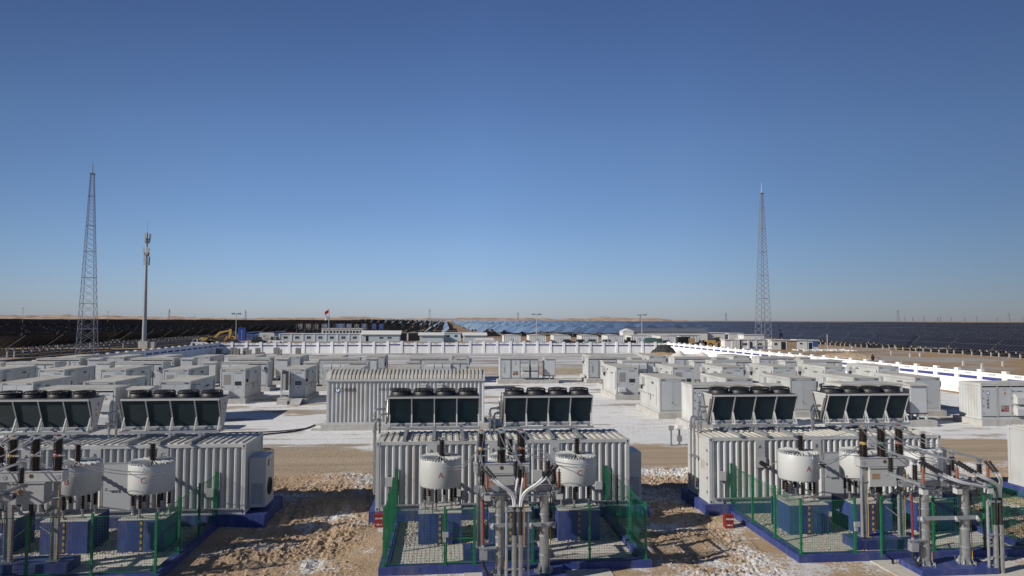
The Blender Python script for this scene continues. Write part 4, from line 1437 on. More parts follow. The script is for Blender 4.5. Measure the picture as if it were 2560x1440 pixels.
# ------------------------------------------------------------------ disconnector frames in front of the fences
def make_frame():
    t = thing('disconnector_frame', 'frame', 'disconnector', group='galvanised disconnector frames before the fenced bays')
    b = MB().box(-.55, -.60, -.1, 2.15, .60, .22)
    b.build('blue_base', BLUE, t)
    for x in (0, 1.45):
        m = MB().tube([(x, 0, .22), (x, 0, .8), (x, 0, 1.6), (x, 0, 2.74)], [.165, .16, .152, .145], 18)
        m.tube([(x, 0, .22), (x, 0, .25)], .30, 8).tube([(x, 0, 2.70), (x, 0, 2.74)], .24, 12)
        for k in range(8):
            a = 2 * PI * k / 8
            m.hexa([(x + .16 * math.cos(a) - .006, .16 * math.sin(a) - .006, .25), (x + .28 * math.cos(a) - .006, .28 * math.sin(a) - .006, .25), (x + .28 * math.cos(a) + .006, .28 * math.sin(a) + .006, .25), (x + .16 * math.cos(a) + .006, .16 * math.sin(a) + .006, .25)],
                   [(x + .155 * math.cos(a) - .006, .155 * math.sin(a) - .006, .46), (x + .165 * math.cos(a) - .006, .165 * math.sin(a) - .006, .46), (x + .165 * math.cos(a) + .006, .165 * math.sin(a) + .006, .46), (x + .155 * math.cos(a) + .006, .155 * math.sin(a) + .006, .46)])
        co = m.build('column', GALV, t)
        for a in (.4, 2.0, 3.5, 5.1):
            MB().tube([(x + .34 * math.cos(a), .34 * math.sin(a), .2), (x + .34 * math.cos(a), .34 * math.sin(a), .36)], .016, 6).build('anchor_bolt', GALVD, co)
        for zz in (.75, 1.35, 2.05):
            MB().tube([(x, 0, zz), (x, 0, zz + .05)], .172, 18).build('clamp_band', GALVD, co)
        MB().tube([(x + .18, -.05, 1.75), (x + .2, -.06, 1.2), (x + .17, -.1, .7), (x + .15, -.14, .3)], .013, 6).build('earth_lead', YEL, co)
    bm = MB().box(-.85, -.12, 2.82, 2.0, .12, 2.86).box(-.85, -.12, 2.86, 2.0, -.10, 2.98).box(-.85, .10, 2.86, 2.0, .12, 2.98).box(-.85, -.12, 2.98, 2.0, .12, 3.0)
    bm.box(-.2, -.2, 2.74, .2, .2, 2.82).box(1.25, -.2, 2.74, 1.65, .2, 2.82)
    bm.build('main_beam', GALVD, t)
    MB().tube([(-.7, -.2, 2.72), (1.9, -.2, 2.72)], .028, 8).build('drive_rod', GALV, t)
    for x in (-.60, .60, 1.70):
        MB().bar((x, -.2, 2.72), (x + .1, -.34, 3.02), .03, .06).build('linkage', GALVD, t)
        MB().tube([(x - .05, -.42, 3.05), (x - .12, -.44, 2.85), (x - .02, -.30, 2.6), (x + .18, -.18, 2.5)], .014, 6).build('lead', DARK, t)
    MB().bar((0.1, 0, 2.55), (.75, 0, 2.82), .05).bar((1.35, 0, 2.55), (.75, 0, 2.82), .05).build('brace', GALVD, t)
    MB().tube([(1.62, -.02, 2.9), (1.66, -.05, 2.3), (1.75, -.1, 2.1), (1.72, -.1, 1.86)], .02, 6).build('lead', DARK, t)
    m = MB().box(-.35, -.20, 1.72, 1.8, -.14, 1.84)
    mo = m.build('lower_beam', GALVD, t)
    f = MB()
    for x in (-.28, .95, 1.72):
        f.tube([(x, -.30, 1.72), (x + .05, -.16, 1.82)], [.06, .04], 10)
    f.build('sensor_can', LTGREY, mo)
    for i, x in enumerate((-.60, .60, 1.70)):
        c = MB().box(x - .06, -.75, 3.0, x - .02, 1.05, 3.08).box(x + .02, -.75, 3.0, x + .06, 1.05, 3.08).box(x - .10, -.78, 2.96, x + .10, -.68, 3.0).box(x - .10, .95, 2.96, x + .10, 1.05, 3.0)
        a = c.build('cross_arm', GALVD, t)
        for y in (-.42, .85):
            p = MB().ins((x, y, 3.12), (x, y, 3.62), .105, 9, 14, .62).build('post_insulator', PORC, t, True)
            MB().tube([(x, y, 3.06), (x, y, 3.13)], .07, 10).build('insulator_base', GALV, p)
            MB().tube([(x, y, 3.61), (x, y, 3.76)], [.06, .045], 10).box(x - .07, y - .05, 3.70, x + .07, y + .05, 3.80).build('insulator_cap', GALV, p)
        bl = MB().bar((x, -.42, 3.79), (x, .85, 3.79), .03, .07).bar((x - .16, .85, 3.80), (x + .2, .85, 3.82), .04)
        bl.tube([(x, -.42, 3.78), (x, -.66, 3.84), (x, -.76, 3.80)], .02, 6)
        bl.build('switch_blade', ALU, t)
        ar = MB().ins((x + .14, -.62, 3.02), (x + .14, -.62, 3.55), .072, 11, 12, .5).build('surge_arrester', POLY, t, True)
        MB().tube([(x + .14, -.62, 2.86), (x + .14, -.62, 3.03)], .045, 8).build('arrester_base', GALV, ar)
        MB().tube([(x + .14, -.62, 3.54), (x + .14, -.62, 3.64)], .03, 8).build('arrester_cap', GALV, ar)
        MB().box(x + .05, -.72, 2.70, x + .24, -.52, 2.88).build('counter_box', LTGREY, ar)
    m = MB().tube([(-.56, -.16, 2.80), (-.56, -.16, 2.60)], .03, 8).build('drive_shaft', GALV, t)
    MB().tube([(-.56, -.16, 2.62), (-.54, -.16, 1.15)], .035, 8).build('red_drive_rod', RED, m)
    d = MB().box(-.66, -.28, .72, -.42, -.06, 1.0).box(-.68, -.21, 1.04, -.12, -.11, 1.10).tube([(-.54, -.16, 1.0), (-.54, -.16, 1.16)], .05, 8)
    do = d.build('drive_box', GALVD, t)
    MB().tube([(-.56, -.16, .72), (-.54, -.16, .5), (-.42, -.2, .3), (-.40, -.2, .0)], .045, 8).build('hose', DARK, do)
    return t
PD = Proto(make_frame())
FRX = [(-15.15, 23.0), (1.80, 22.85), (16.17, 22.45)]
for i, (x, y) in enumerate(FRX):
    PD.place((x, y, 0), 0, ('galvanised disconnector frame cut off by the left edge before the %s' if i == 0 else 'galvanised disconnector frame on two round columns before the %s') % BAY[i])

# cable terminations: white power cables sweeping down into upright conduits
def cable_riser(cx, cy, fx, fy, lab, mirror):
    t = thing('cable_riser', lab, 'cable riser', (cx, cy, 0))
    for dx in (-.10, .10):
        m = MB().tube([(dx, 0, -.1), (dx, 0, 1.62)], .082, 14)
        c = m.build('conduit', GALV, t)
        MB().tube([(dx, 0, 1.62), (dx, 0, 2.50)], .068, 12).build('black_sleeve', DARK, c)
    m = MB().tube([(-.34, .02, -.1), (-.34, .02, 2.42)], .045, 10).box(-.40, -.03, 2.36, .22, -.06, 2.42).box(-.40, -.03, 1.28, .22, -.06, 1.33).box(-.40, -.03, .55, .22, -.06, .60)
    m.tube([(-.34, .02, 2.42), (-.34, .02, 2.50)], .06, 8)
    if not mirror:
        m.tube([(.34, .06, -.1), (.34, .06, 2.3)], .045, 10)
    m.build('support_pole', GALVD, t)
    ends = []
    for i, x in enumerate((-.60, .60, 1.70)):
        for s in (-1, 1):
            ends.append((fx + x - cx + .08 * s, fy - cy - .76, 3.78, i, s))
    for (ex, ey, ez, i, s) in ends:
        bx = (-.10 if i == 0 else .10 if i == 2 else (.06 * s)) + .025 * s
        if mirror:
            bx = (-.10 if i < 1 else .10) + .02 * s
        # sealing end with sheds, then the white cable
        side = -1 if ex < bx else 1
        far = abs(ex - bx)
        k = min(.55, far * .32)
        tip = Vector((ex, ey, ez))
        q = Vector((ex - side * k, ey - .12, ez - .34))
        c = MB()
        pts = []
        p3 = Vector((bx, 0.0, 2.48))
        p1 = q + (q - tip).normalized() * (.35 * far + .15)
        p2 = p3 + Vector((0, 0, .62))
        for u in range(15):
            v = u / 14
            pts.append(q * (1 - v) ** 3 + p1 * 3 * v * (1 - v) ** 2 + p2 * 3 * v * v * (1 - v) + p3 * v ** 3)
        o = c.tube(pts, .034, 8).build('cable', CABLEW, t, True)
        MB().ins(tip, q, .058, 7, 12, .6).build('sealing_end', DARK, o, True)
        MB().tube([q, q.lerp(p1, .12)], .042, 8).build('cable_boot', MIDGREY, o)
cable_riser(2.30, 22.15, FRX[1][0], FRX[1][1], 'white power cables dropping into two conduits in front of the central fenced bay', False)
cable_riser(18.42, 21.95, FRX[2][0], FRX[2][1], 'white power cables dropping into two conduits at the right front corner', True)

# bare conductors between breaker, disconnector, reactor and wall bushing
def sag(p, q, d, r, n=12):
    p, q = Vector(p), Vector(q)
    return MB().tube([p.lerp(q, i / n) - Vector((0, 0, d * 4 * (i / n) * (1 - i / n))) for i in range(n + 1)], r, 6)
for b, ox in enumerate(COMP):
    t = thing('jumper_wires', 'thin bare jumper wires strung above the %s' % BAY[b], 'wire', (0, 0, 0))
    bx, by = BRX[b]
    fx, fy = FRX[b]
    cx0 = CONX[b][0]
    for i, (rx, wx) in enumerate(((-.16, 2.32), (2.48, 4.92), (5.10, 7.52))):
        X = ox + rx
        px = bx + (.32, 1.03, 1.74)[i]
        sag((px, by, 4.46), (X + .05, 27.12, 3.80), .12 + .1 * (i != 1), .013).build('jumper', ALU, t)
        sag((px + .1, by - .03, 4.45), (fx + (-.60, .60, 1.70)[i], fy + .85, 3.85), .10, .016).build('jumper', ALU, t)
        sag((px - .1, by - .03, 4.45), (fx + (-.60, .60, 1.70)[i] - .1, fy + .85, 3.85), .16, .016).build('jumper', ALU, t)
        w0 = (cx0 + wx, FY - .74, 2.14)
        for e in (-.05, .06):
            sag(w0, (X + .35 + e, 27.9, 3.10), -.04, .016).build('jumper', ALU, t)
        for e in (0, .07):
            sag((X + .45, 26.5, 2.86 - e), (px - .12, by - .06, 3.84), .18 + e, .016).build('jumper', ALU, t)

# ------------------------------------------------------------------ small things near the front
def fire_box(x, y, lab):
    t = thing('fire_sand_box', lab, 'fire box', (x, y, 0), R(-4))
    MB().box(-.17, -.16, 0, .17, .16, .48).box(-.185, -.175, .48, .185, .175, .52).build('box', RED, t)
    text('lettering', '消防沙箱', .075, WALLW, t, (0, -.164, .36))
    text('lettering', '火警119', .07, WALLW, t, (0, -.164, .12))
fire_box(-2.62, 29.0, 'red fire sand box at the left end of the central front container')
fire_box(11.5, 27.75, 'red fire sand box at the corner of the open gated bay on the right')
t = thing('floodlight_post', 'dark faced low flood lamp, left of the pair on the snow edge', 'lamp', (15.1, 45.9, 0))
MB().tube([(0, 0, 0), (0, 0, 1.05)], .07, 8).box(-.14, -.14, 0, .14, .14, .03).build('post', GALVD, t)
MB().box(-.17, -.10, 1.05, .17, .08, 1.32).build('lamp_head', MIDGREY, t)
t = thing('floodlight_post', 'pale faced low flood lamp with a meter box on the snow edge', 'lamp', (15.75, 46.1, 0))
MB().tube([(0, 0, 0), (0, 0, 1.05)], .07, 8).box(-.14, -.14, 0, .14, .14, .03).box(-.16, -.16, .25, .14, .02, .62).build('post', GALVD, t)
MB().box(-.17, -.10, 1.05, .17, .08, 1.32).build('lamp_head', WALLW, t)
# black hose lying across the yard left of the shed
pts = [(-10.2, 56.5), (-10.6, 54.6), (-11.2, 53.4), (-12.6, 52.4), (-14.6, 51.4), (-15.6, 50.4), (-15.2, 49.4), (-13.8, 49.1), (-12.9, 49.5), (-13.2, 50.1), (-14.6, 50.2), (-15.4, 49.8)]
def smooth_path(p, k=6):
    out = []
    for i in range(len(p) - 1):
        a, b, c, d = p[max(i - 1, 0)], p[i], p[i + 1], p[min(i + 2, len(p) - 1)]
        for j in range(k):
            u = j / k
            out.append(tuple(.5 * ((2 * b[m]) + (-a[m] + c[m]) * u + (2 * a[m] - 5 * b[m] + 4 * c[m] - d[m]) * u * u + (-a[m] + 3 * b[m] - 3 * c[m] + d[m]) * u ** 3) for m in range(len(b))))
    out.append(p[-1])
    return out
tag(MB().tube([(x, y, .05) for x, y in smooth_path(pts)], .06, 6).build('hose', DARK), 'black hose snaking over the snow to the left end of the vaulted shed', 'hose')
tag(MB().tube([(x, y, .05) for x, y in smooth_path([(-10.3, 55.2), (-11.5, 54.0), (-13.2, 53.3), (-15.6, 53.2), (-17.5, 52.2), (-18.2, 51.0)])], .04, 6).build('hose', DARK), 'thinner black cable lying behind the hose left of the vaulted shed', 'hose')
tag(MB().tube([(x, y, .05 + gz(x, y)) for x, y in smooth_path([(-12.2, 46.2), (-11.4, 46.5), (-11.2, 46.0), (-11.7, 45.8), (-11.9, 46.3), (-11.3, 46.6), (-10.9, 46.0)])], .03, 6).build('cable_tangle', DARK), 'small tangle of black cable on the near edge of the snow', 'cable')
tag(MB().prismx([(0, 0), (1.1, 0), (1.1, .06), (.5, .34), (0, .06)], -.5, .5).move(20.9, 57.4, .5).build('folded_cover', TARPW), 'pale folded cover lying before the nearest battery container right of the yard gap', 'cover')
tag(MB().box(36.8, 56.2, 0, 39.6, 57.9, .30).box(37.1, 56.4, .3, 39.2, 57.6, .36).build('cable_pit_cover', CONC), 'low concrete pit with a snowy lid beside a grey door near the right end', 'pit')
# ------------------------------------------------------------------ solar field
def panel_material():
    m = bpy.data.materials.new('solar_cells')
    m.use_nodes = True
    t = m.node_tree
    b = t.nodes['Principled BSDF']
    L = t.links.new
    uv = t.nodes.new('ShaderNodeUVMap')
    sep = t.nodes.new('ShaderNodeSeparateXYZ')
    L(uv.outputs[0], sep.inputs[0])
    def op(o, a, c=None):
        n = t.nodes.new('ShaderNodeMath'); n.operation = o
        for i, q in enumerate((a, c)):
            if q is None: continue
            if isinstance(q, (int, float)): n.inputs[i].default_value = q
            else: L(q, n.inputs[i])
        return n.outputs[0]
    fu = op('ABSOLUTE', op('SUBTRACT', op('FRACT', op('DIVIDE', sep.outputs['X'], 1.14)), .5))
    fv = op('ABSOLUTE', op('SUBTRACT', op('FRACT', op('DIVIDE', sep.outputs['Y'], 2.25)), .5))
    line = op('MAXIMUM', op('GREATER_THAN', fu, .478), op('GREATER_THAN', fv, .488))
    mx = t.nodes.new('ShaderNodeMix'); mx.data_type = 'RGBA'
    L(line, mx.inputs['Factor'])
    mx.inputs['A'].default_value = (0.003, 0.0032, 0.005, 1)
    mx.inputs['B'].default_value = (0.12, 0.125, 0.14, 1)
    L(mx.outputs['Result'], b.inputs['Base Color'])
    b.inputs['Roughness'].default_value = 0.06
    b.inputs['IOR'].default_value = 1.55
    b.inputs['Specular Tint'].default_value = (1.0, .92, .80, 1)
    b.inputs['Sheen Weight'].default_value = 0.36          # dust film on the glass
    b.inputs['Sheen Roughness'].default_value = 0.38
    b.inputs['Sheen Tint'].default_value = (1, .90, .76, 1)
    return m
CELL = panel_material()
PBACK = mat('panel_backsheet', (0.045, 0.043, 0.043), 0.6, var=0.15)
PRAIL = mat('panel_edge_rail', (0.20, 0.20, 0.205), 0.5, var=0.1)
TL, ZL, RISE, RUN, PITCH = 14.3, 1.55, 2.62, 3.55, 8.9

def panel_geo(V, F, UV, MI, o, y1, dz):
    """one table: face, back, edges; o is the low near corner"""
    x, y, z = o
    b = len(V)
    nx_, nz_ = -RISE / 4.41 * .06, RUN / 4.41 * .06
    V += [(x, y, z), (x, y1, z + dz), (x + RUN, y1, z + RISE + dz), (x + RUN, y, z + RISE),
          (x - nx_, y, z - nz_), (x - nx_, y1, z + dz - nz_), (x + RUN - nx_, y1, z + RISE + dz - nz_), (x + RUN - nx_, y, z + RISE - nz_)]
    L = y1 - y
    F += [(b, b + 3, b + 2, b + 1), (b + 4, b + 5, b + 6, b + 7), (b, b + 4, b + 7, b + 3), (b + 1, b + 2, b + 6, b + 5), (b, b + 1, b + 5, b + 4), (b + 3, b + 7, b + 6, b + 2)]
    UV += [(0, 0), (0, 4.5), (L, 4.5), (L, 0)] + [(.5, .5)] * 20
    MI += [0, 1, 2, 2, 1, 1]
    for ya, za in ((y - .02, z), (y1 - .16, z + dz)):          # pale end rails under both ends
        b = len(V)
        V += [(x - nx_ * 1.4, ya, za - nz_ * 1.4), (x - nx_ * 1.4, ya + .12, za - nz_ * 1.4), (x + RUN - nx_ * 1.4, ya + .12, za + RISE - nz_ * 1.4), (x + RUN - nx_ * 1.4, ya, za + RISE - nz_ * 1.4)]
        F += [(b, b + 1, b + 2, b + 3)]
        UV += [(.5, .5)] * 4
        MI += [2]

def panel_object(name, V, F, UV, MI, parent=None):
    me = bpy.data.meshes.new(name)
    me.from_pydata(V, [], F)
    l = me.uv_layers.new(name='UVMap')
    for i, q in enumerate(UV):
        l.data[i].uv = q
    for m in (CELL, PBACK, PRAIL):
        me.materials.append(m)
    me.polygons.foreach_set('material_index', MI)
    me.update()
    o = bpy.data.objects.new(name, me)
    COL.objects.link(o)
    o.parent = parent
    return o

t = thing('solar_table', 'solar panel table in the field round the yard', 'solar panels', group='solar panel tables of the field')
V, F, UV, MI = [], [], [], []
panel_geo(V, F, UV, MI, (0, .2, ZL), TL - .2, 0)
panel_object('panel', V, F, UV, MI, t)
for k in range(5):
    y = 1.0 + k * 3.07
    o = MB().box(.95, y - .13, -1.5, 1.21, y + .13, 1.75).build('post', CONCD, t)
    MB().bar((1.08, y, 1.7), (1.9, y, 2.75), .09).bar((1.08, y, 1.7), (.5, y, 1.86), .09).build('bracket', PBACK, o)
m = MB()
for k in range(5):
    y = 1.0 + k * 3.07
    m.bar((.25, y, ZL + .08), (RUN - .25, y, ZL + RISE - .26), .08, .12)
m.build('rafters', PBACK, t)
PS = Proto(t)

def pix(p):
    d = Vector(p) - EYE
    zc = d.dot(FW)
    if zc < 1:
        return None
    return 1280 + 1740 * d.dot(RT) / zc, 720 + 1740 * d.dot(DN) / zc, zc

rows = []
x = -87.5
while x > -1500:
    rows.append(x - RUN)
    x -= PITCH
XLEFT = list(rows)
XRIGHT = [129.2 + PITCH * i for i in range(170)]
n = int((129.2 - (-87.5 + PITCH - RUN)) / PITCH)
XMID = [-87.5 - RUN + PITCH * (i + 1) for i in range(n + 0)]
tabs = []
rt = random.Random(11)
for X, y0 in [(q, 96.0) for q in XLEFT] + [(q, 96.0) for q in XRIGHT] + [(q, 318.0) for q in XMID]:
    y = y0 + rt.uniform(-1, 1)
    gap_at = 0
    yend = 1950.0
    while y < yend:
        if -12 < X - 30 - .0 * y < -3 and y > 0 and X in XMID:
            pass
        p = pix((X + 1.7, y + TL / 2, 2.5))
        if p and -140 < p[0] < 2700:
            tabs.append((p[2], X, y))
        y += TL + .35 + (5.5 if int((y - y0) / TL) % 7 == 6 else 0)
# the service lane in the middle of the field
tabs = [q for q in tabs if not (2.0 < q[1] < 9.0)]
tabs.sort()
near, far = tabs[:300], tabs[300:]
near.sort(key=lambda q: (q[1], q[2]))
def LIFT(X):
    return .55 if X < -80 else 0.0

def tlabel(X, y):
    side = 'left' if X < -80 else 'right' if X > 120 else 'centre'
    return side
cnt = {}
for d, X, y in near:
    z0, z1 = wave(X, y) + LIFT(X), wave(X, y + TL) + LIFT(X)
    side = tlabel(X, y)
    lab = {'left': 'dark solar panel table seen from behind in the field left of the yard',
           'right': 'dark blue solar panel table facing the camera in the field right of the yard',
           'centre': 'solar panel table on concrete posts in the field beyond the site camp'}[side]
    o = PS.place((X, y, z0), 0, lab, {'left': 'solar tables left of the yard', 'right': 'solar tables right of the yard', 'centre': 'solar tables beyond the site camp'}[side])
    o.rotation_euler = (math.atan2(z1 - z0, TL), 0, 0)
V, F, UV, MI = [], [], [], []
PV = MB()
for d, X, y in far:
    z0, z1 = wave(X, y) + LIFT(X), wave(X, y + TL) + LIFT(X)
    panel_geo(V, F, UV, MI, (X, y + .2, ZL + z0), y + TL - .2, z1 - z0)
    if d < 520:
        for k in range(5):
            yy = y + 1.0 + k * 3.07
            z = wave(X, yy)
            PV.box(X + .95, yy - .13, z - .2, X + 1.21, yy + .13, z + 2.2 + LIFT(X))
tag(panel_object('far_solar_field', V, F, UV, MI), kind='stuff')
tag(PV.build('far_panel_posts', CONCD), kind='stuff')
# ------------------------------------------------------------------ masts and poles
MAST = mat('mast_steel', (0.27, 0.30, 0.34), 0.45, metal=0.3, var=0.1)
def lattice(name, label, loc, h, wb, wt, n, tip, rz, seg_rings, th=.056, cat='lattice mast'):
    t = thing(name, label, cat, loc, rz)
    def cor(z):
        w_ = (wb + (wt - wb) * z / h) / 2
        return [Vector((-w_, -w_, z)), Vector((w_, -w_, z)), Vector((w_, w_, z)), Vector((-w_, w_, z))]
    for i in range(4):
        MB().bar(cor(0)[i], cor(h)[i], th * 1.5).build('leg', MAST, t)
    # panel heights shrink with the width
    zs, z = [0], 0
    while z < h - .3:
        w_ = wb + (wt - wb) * z / h
        z = min(h, z + max(.55, w_ * n))
        zs.append(z)
    br = MB()
    for i in range(len(zs) - 1):
        a, b = cor(zs[i]), cor(zs[i + 1])
        for j in range(4):
            k = (j + 1) % 4
            br.bar(a[j], b[k], th * .8).bar(a[k], b[j], th * .8)
    br.build('cross_bracing', MAST, t)
    for f in seg_rings:
        rg = MB()
        c = cor(h * f)
        for j in range(4):
            rg.bar(c[j], c[(j + 1) % 4], th * 1.3)
        rg.build('ring_beam', MAST, t)
    MB().box(-wt * .75, -wt * .75, h, wt * .75, wt * .75, h + .12).tube([(0, 0, h), (0, 0, h + tip * .5), (0, 0, h + tip)], [.13, .10, .06], 6).build('lightning_rod', MAST, t)
    for sx in (-1, 1):
        for sy in (-1, 1):
            MB().box(sx * wb / 2 - .3, sy * wb / 2 - .3, -.3, sx * wb / 2 + .3, sy * wb / 2 + .3, .25).build('footing', CONC, t)
    return t
lattice('lightning_mast', 'tall tapering lattice lightning mast on the left, behind the shaded wall', (-71.6, 147.4, 0), 37.6, 3.3, .62, .62, 2.4, R(12), (.06, .165, .3, .44, .58, .72, .88))
lattice('lightning_mast', 'tall tapering lattice lightning mast on the right, beside the sunlit wall', (78.5, 166.5, 0), 40.2, 3.1, .62, .60, 2.7, R(8), (.05, .2, .345, .49, .635, .78, .91))
t = thing('telecom_pole', 'grey tubular telecom pole with clustered antenna panels, left of the yard', 'telecom pole', (-84.4, 205.0, 0))
MB().tube([(0, 0, 0), (0, 0, 16), (0, 0, 32.6)], [.62, .45, .26], 14).build('pole', GALVD, t)
MB().tube([(0, 0, 32.6), (0, 0, 36.2)], [.06, .03], 6).build('lightning_rod', GALVD, t)
MB().box(-1.2, -1.0, -.3, 1.3, 1.0, 2.0).box(1.5, -.7, -.3, 3.0, .7, 1.7).build('equipment_base', CONC, t)
m = MB()
for k in range(40):
    m.box(-.72, -.05, 3 + k * .7, -.5, .05, 3.05 + k * .7)
m.build('step_bolts', GALVD, t)
for k, (z, a0, hh) in enumerate(((31.2, .3, 2.4), (27.4, .9, 2.2), (24.6, .5, 2.4))):
    for j in range(3):
        a = a0 + j * 2 * PI / 3 + (.2 if k else 0)
        c, s = math.cos(a), math.sin(a)
        p = MB().bar((.72 * c, .72 * s, z - hh / 2), (.84 * c, .84 * s, z + hh / 2), .36, .16)
        p.bar((.25 * c, .25 * s, z - .5), (.72 * c, .72 * s, z - .5), .07).bar((.25 * c, .25 * s, z + .5), (.72 * c, .72 * s, z + .5), .07)
        p.build('antenna_panel', LTGREY, t)
m = MB()
for z in (29.6, 30.4, 25.9, 26.4):
    for a in (.8, 2.6, 4.6):
        m.box(.5 * math.cos(a) - .2, .5 * math.sin(a) - .15, z, .5 * math.cos(a) + .2, .5 * math.sin(a) + .15, z + .6)
m.build('radio_unit', MIDGREY, t)

def flood_mast(loc, h, label):
    t = thing('floodlight_mast', label, 'light mast', loc, group='slim floodlight masts behind the back wall')
    MB().tube([(0, 0, 0), (0, 0, h)], [.16, .09], 10).build('pole', W_PAINT, t)
    MB().tube([(-1.5, 0, h), (1.5, 0, h)], .05, 6).build('cross_arm', GALVD, t)
    for x in (-1.45, -.75, .75, 1.45):
        q = MB().tube([(x, -.25, h - .1), (x, -.05, h + .12), (x, .15, h + .22)], [.34, .26, .14], 10)
        q.build('lamp_head', MIDGREY if x > 0 else LTGREY, t)
flood_mast((-80.3, 277.0, 0), 10.3, 'slim floodlight mast beside the yellow excavator')
flood_mast((32.6, 250.0, 0), 10.4, 'slim floodlight mast rising from the row of ribbed containers')
flood_mast((71.6, 250.0, 0), 10.4, 'slim floodlight mast near the dark roofed warehouse')
# two flag poles
FLAGR = mat('red_flag', (0.55, 0.03, 0.03), 0.8, var=0.1)
FLAGW = mat('white_flag', (0.75, 0.75, 0.76), 0.8, var=0.05)
def flag(loc, h, m, label, mark):
    t = thing('flag_pole', label, 'flag', loc)
    MB().tube([(0, 0, 0), (0, 0, h)], [.16, .08], 8).build('pole', GALVD, t)
    f = MB()
    nx_, nz_ = 10, 4
    vs, fs = [], []
    for j in range(nz_ + 1):
        for i in range(nx_ + 1):
            u = i / nx_
            vs.append((-.08 - 1.5 * u, .22 * math.sin(5 * u + j * .3), h - .1 - 1.35 * j / nz_ - 1.25 * u))
    for j in range(nz_):
        for i in range(nx_):
            a = j * (nx_ + 1) + i
            fs.append((a, a + 1, a + nx_ + 2, a + nx_ + 1))
    f.add(vs, fs)
    o = f.build('flag', m, t, True)
    if mark == 'stars':
        s = MB()
        for (cx, cz, r) in ((-.35, -.45, .16), (-.62, -.5, .06), (-.72, -.68, .06), (-.72, -.88, .06), (-.6, -1.0, .06)):
            s.prism([(cx + (r if k % 2 == 0 else r * .4) * math.sin(PI * k / 5), h + cz + (r if k % 2 == 0 else r * .4) * math.cos(PI * k / 5)) for k in range(10)], -.36, -.30)
        s.build('stars', YEL, o)
    else:
        logo(o, -.75, -.34, h - 1.35, .42)
flag((-44.6, 272.0, 0), 12.3, FLAGR, 'red national flag with yellow stars hanging from a tall pole', 'stars')
flag((-44.7, 273.6, 0), 10.4, FLAGW, 'white flag with a blue round emblem hanging just under the red flag', 'logo')

# ------------------------------------------------------------------ power line structures on the horizon
def pole_line(px, Y, h, label):
    x = px_x(px, Y)
    t = thing('power_pole', label, 'power pole', (x, Y, 0), group='slim power poles along the left skyline')
    MB().tube([(0, 0, 0), (0, 0, h)], [.22, .14], 6).build('pole', CONCD, t)
    MB().box(-1.6, -.08, h - 1.6, 1.6, .08, h - 1.4).box(-1.0, -.08, h - .8, 1.0, .08, h - .65).build('cross_arm', GALVD, t)
for i, (px, Y, h) in enumerate(((57, 640, 17.5), (172, 800, 13), (270, 700, 15.5), (487, 900, 14), (533, 950, 13))):
    pole_line(px, Y, h, 'slim power pole with cross arms on the left skyline, %s from the left' % ORD[i])
SIL = mat('distant_steel', (0.20, 0.22, 0.25), 0.7, var=0.1)
def pylon(px, Y, h, wdt, label):
    x = px_x(px, Y)
    t = thing('pylon', label, 'pylon', (x, Y, 0), group='distant pylons on the skyline')
    m = MB()
    n = 9
    th = Y * .00021
    for s in (-1, 1):
        for e in (-1, 1):
            m.bar((s * wdt, e * wdt, 0), (s * wdt * .1, e * wdt * .1, h), th)
    for k in range(n):
        a, b = k / n, (k + 1) / n
        wa, wb_ = wdt * (1 - .9 * a), wdt * (1 - .9 * b)
        m.bar((-wa, -wa, h * a), (wb_, -wb_, h * b), th * .7).bar((wa, -wa, h * a), (-wb_, -wb_, h * b), th * .7)
    m.build('tower_frame', SIL, t)
    a = MB()
    for z, l in ((.80, 1.5), (.90, 1.2), (.985, .8)):
        a.bar((-wdt * l, 0, h * z), (wdt * l, 0, h * z), th)
    a.build('cross_arms', SIL, t)
for px, Y, h, wd, lab in ((423, 1900, 33, 2.6, 'distant pylon on the left skyline, just right of the telecom pole'),
                          (614, 1900, 31, 2.6, 'distant pylon on the left skyline, right of the floodlight mast by the excavator'),
                          (1074, 1900, 36, 3.4, 'distant pylon standing over the lane through the solar field'),
                          (1295, 1900, 29, 3.0, 'distant pylon on the skyline left of the middle floodlight mast'),
                          (1601, 1950, 23, 3.0, 'distant pylon hidden behind the right floodlight mast'),
                          (1815, 1900, 29, 3.0, 'distant pylon left of the right lattice mast'),
                          (2245, 1900, 40, 4.4, 'largest distant pylon, over the right half of the solar field'),
                          (2523, 1900, 34, 3.8, 'distant pylon nearest the right edge of the picture')):
    pylon(px, Y, h, wd, lab)
for i, px in enumerate((2262, 2282, 2310, 2344, 2351, 2378, 2412, 2442, 2492, 2557)):
    pylon(px, 3300, 26 + 8 * ((i * 7) % 5) / 5, 3.0, 'tiny faint pylon on the right skyline, %s of ten from the left' % ORD[i])

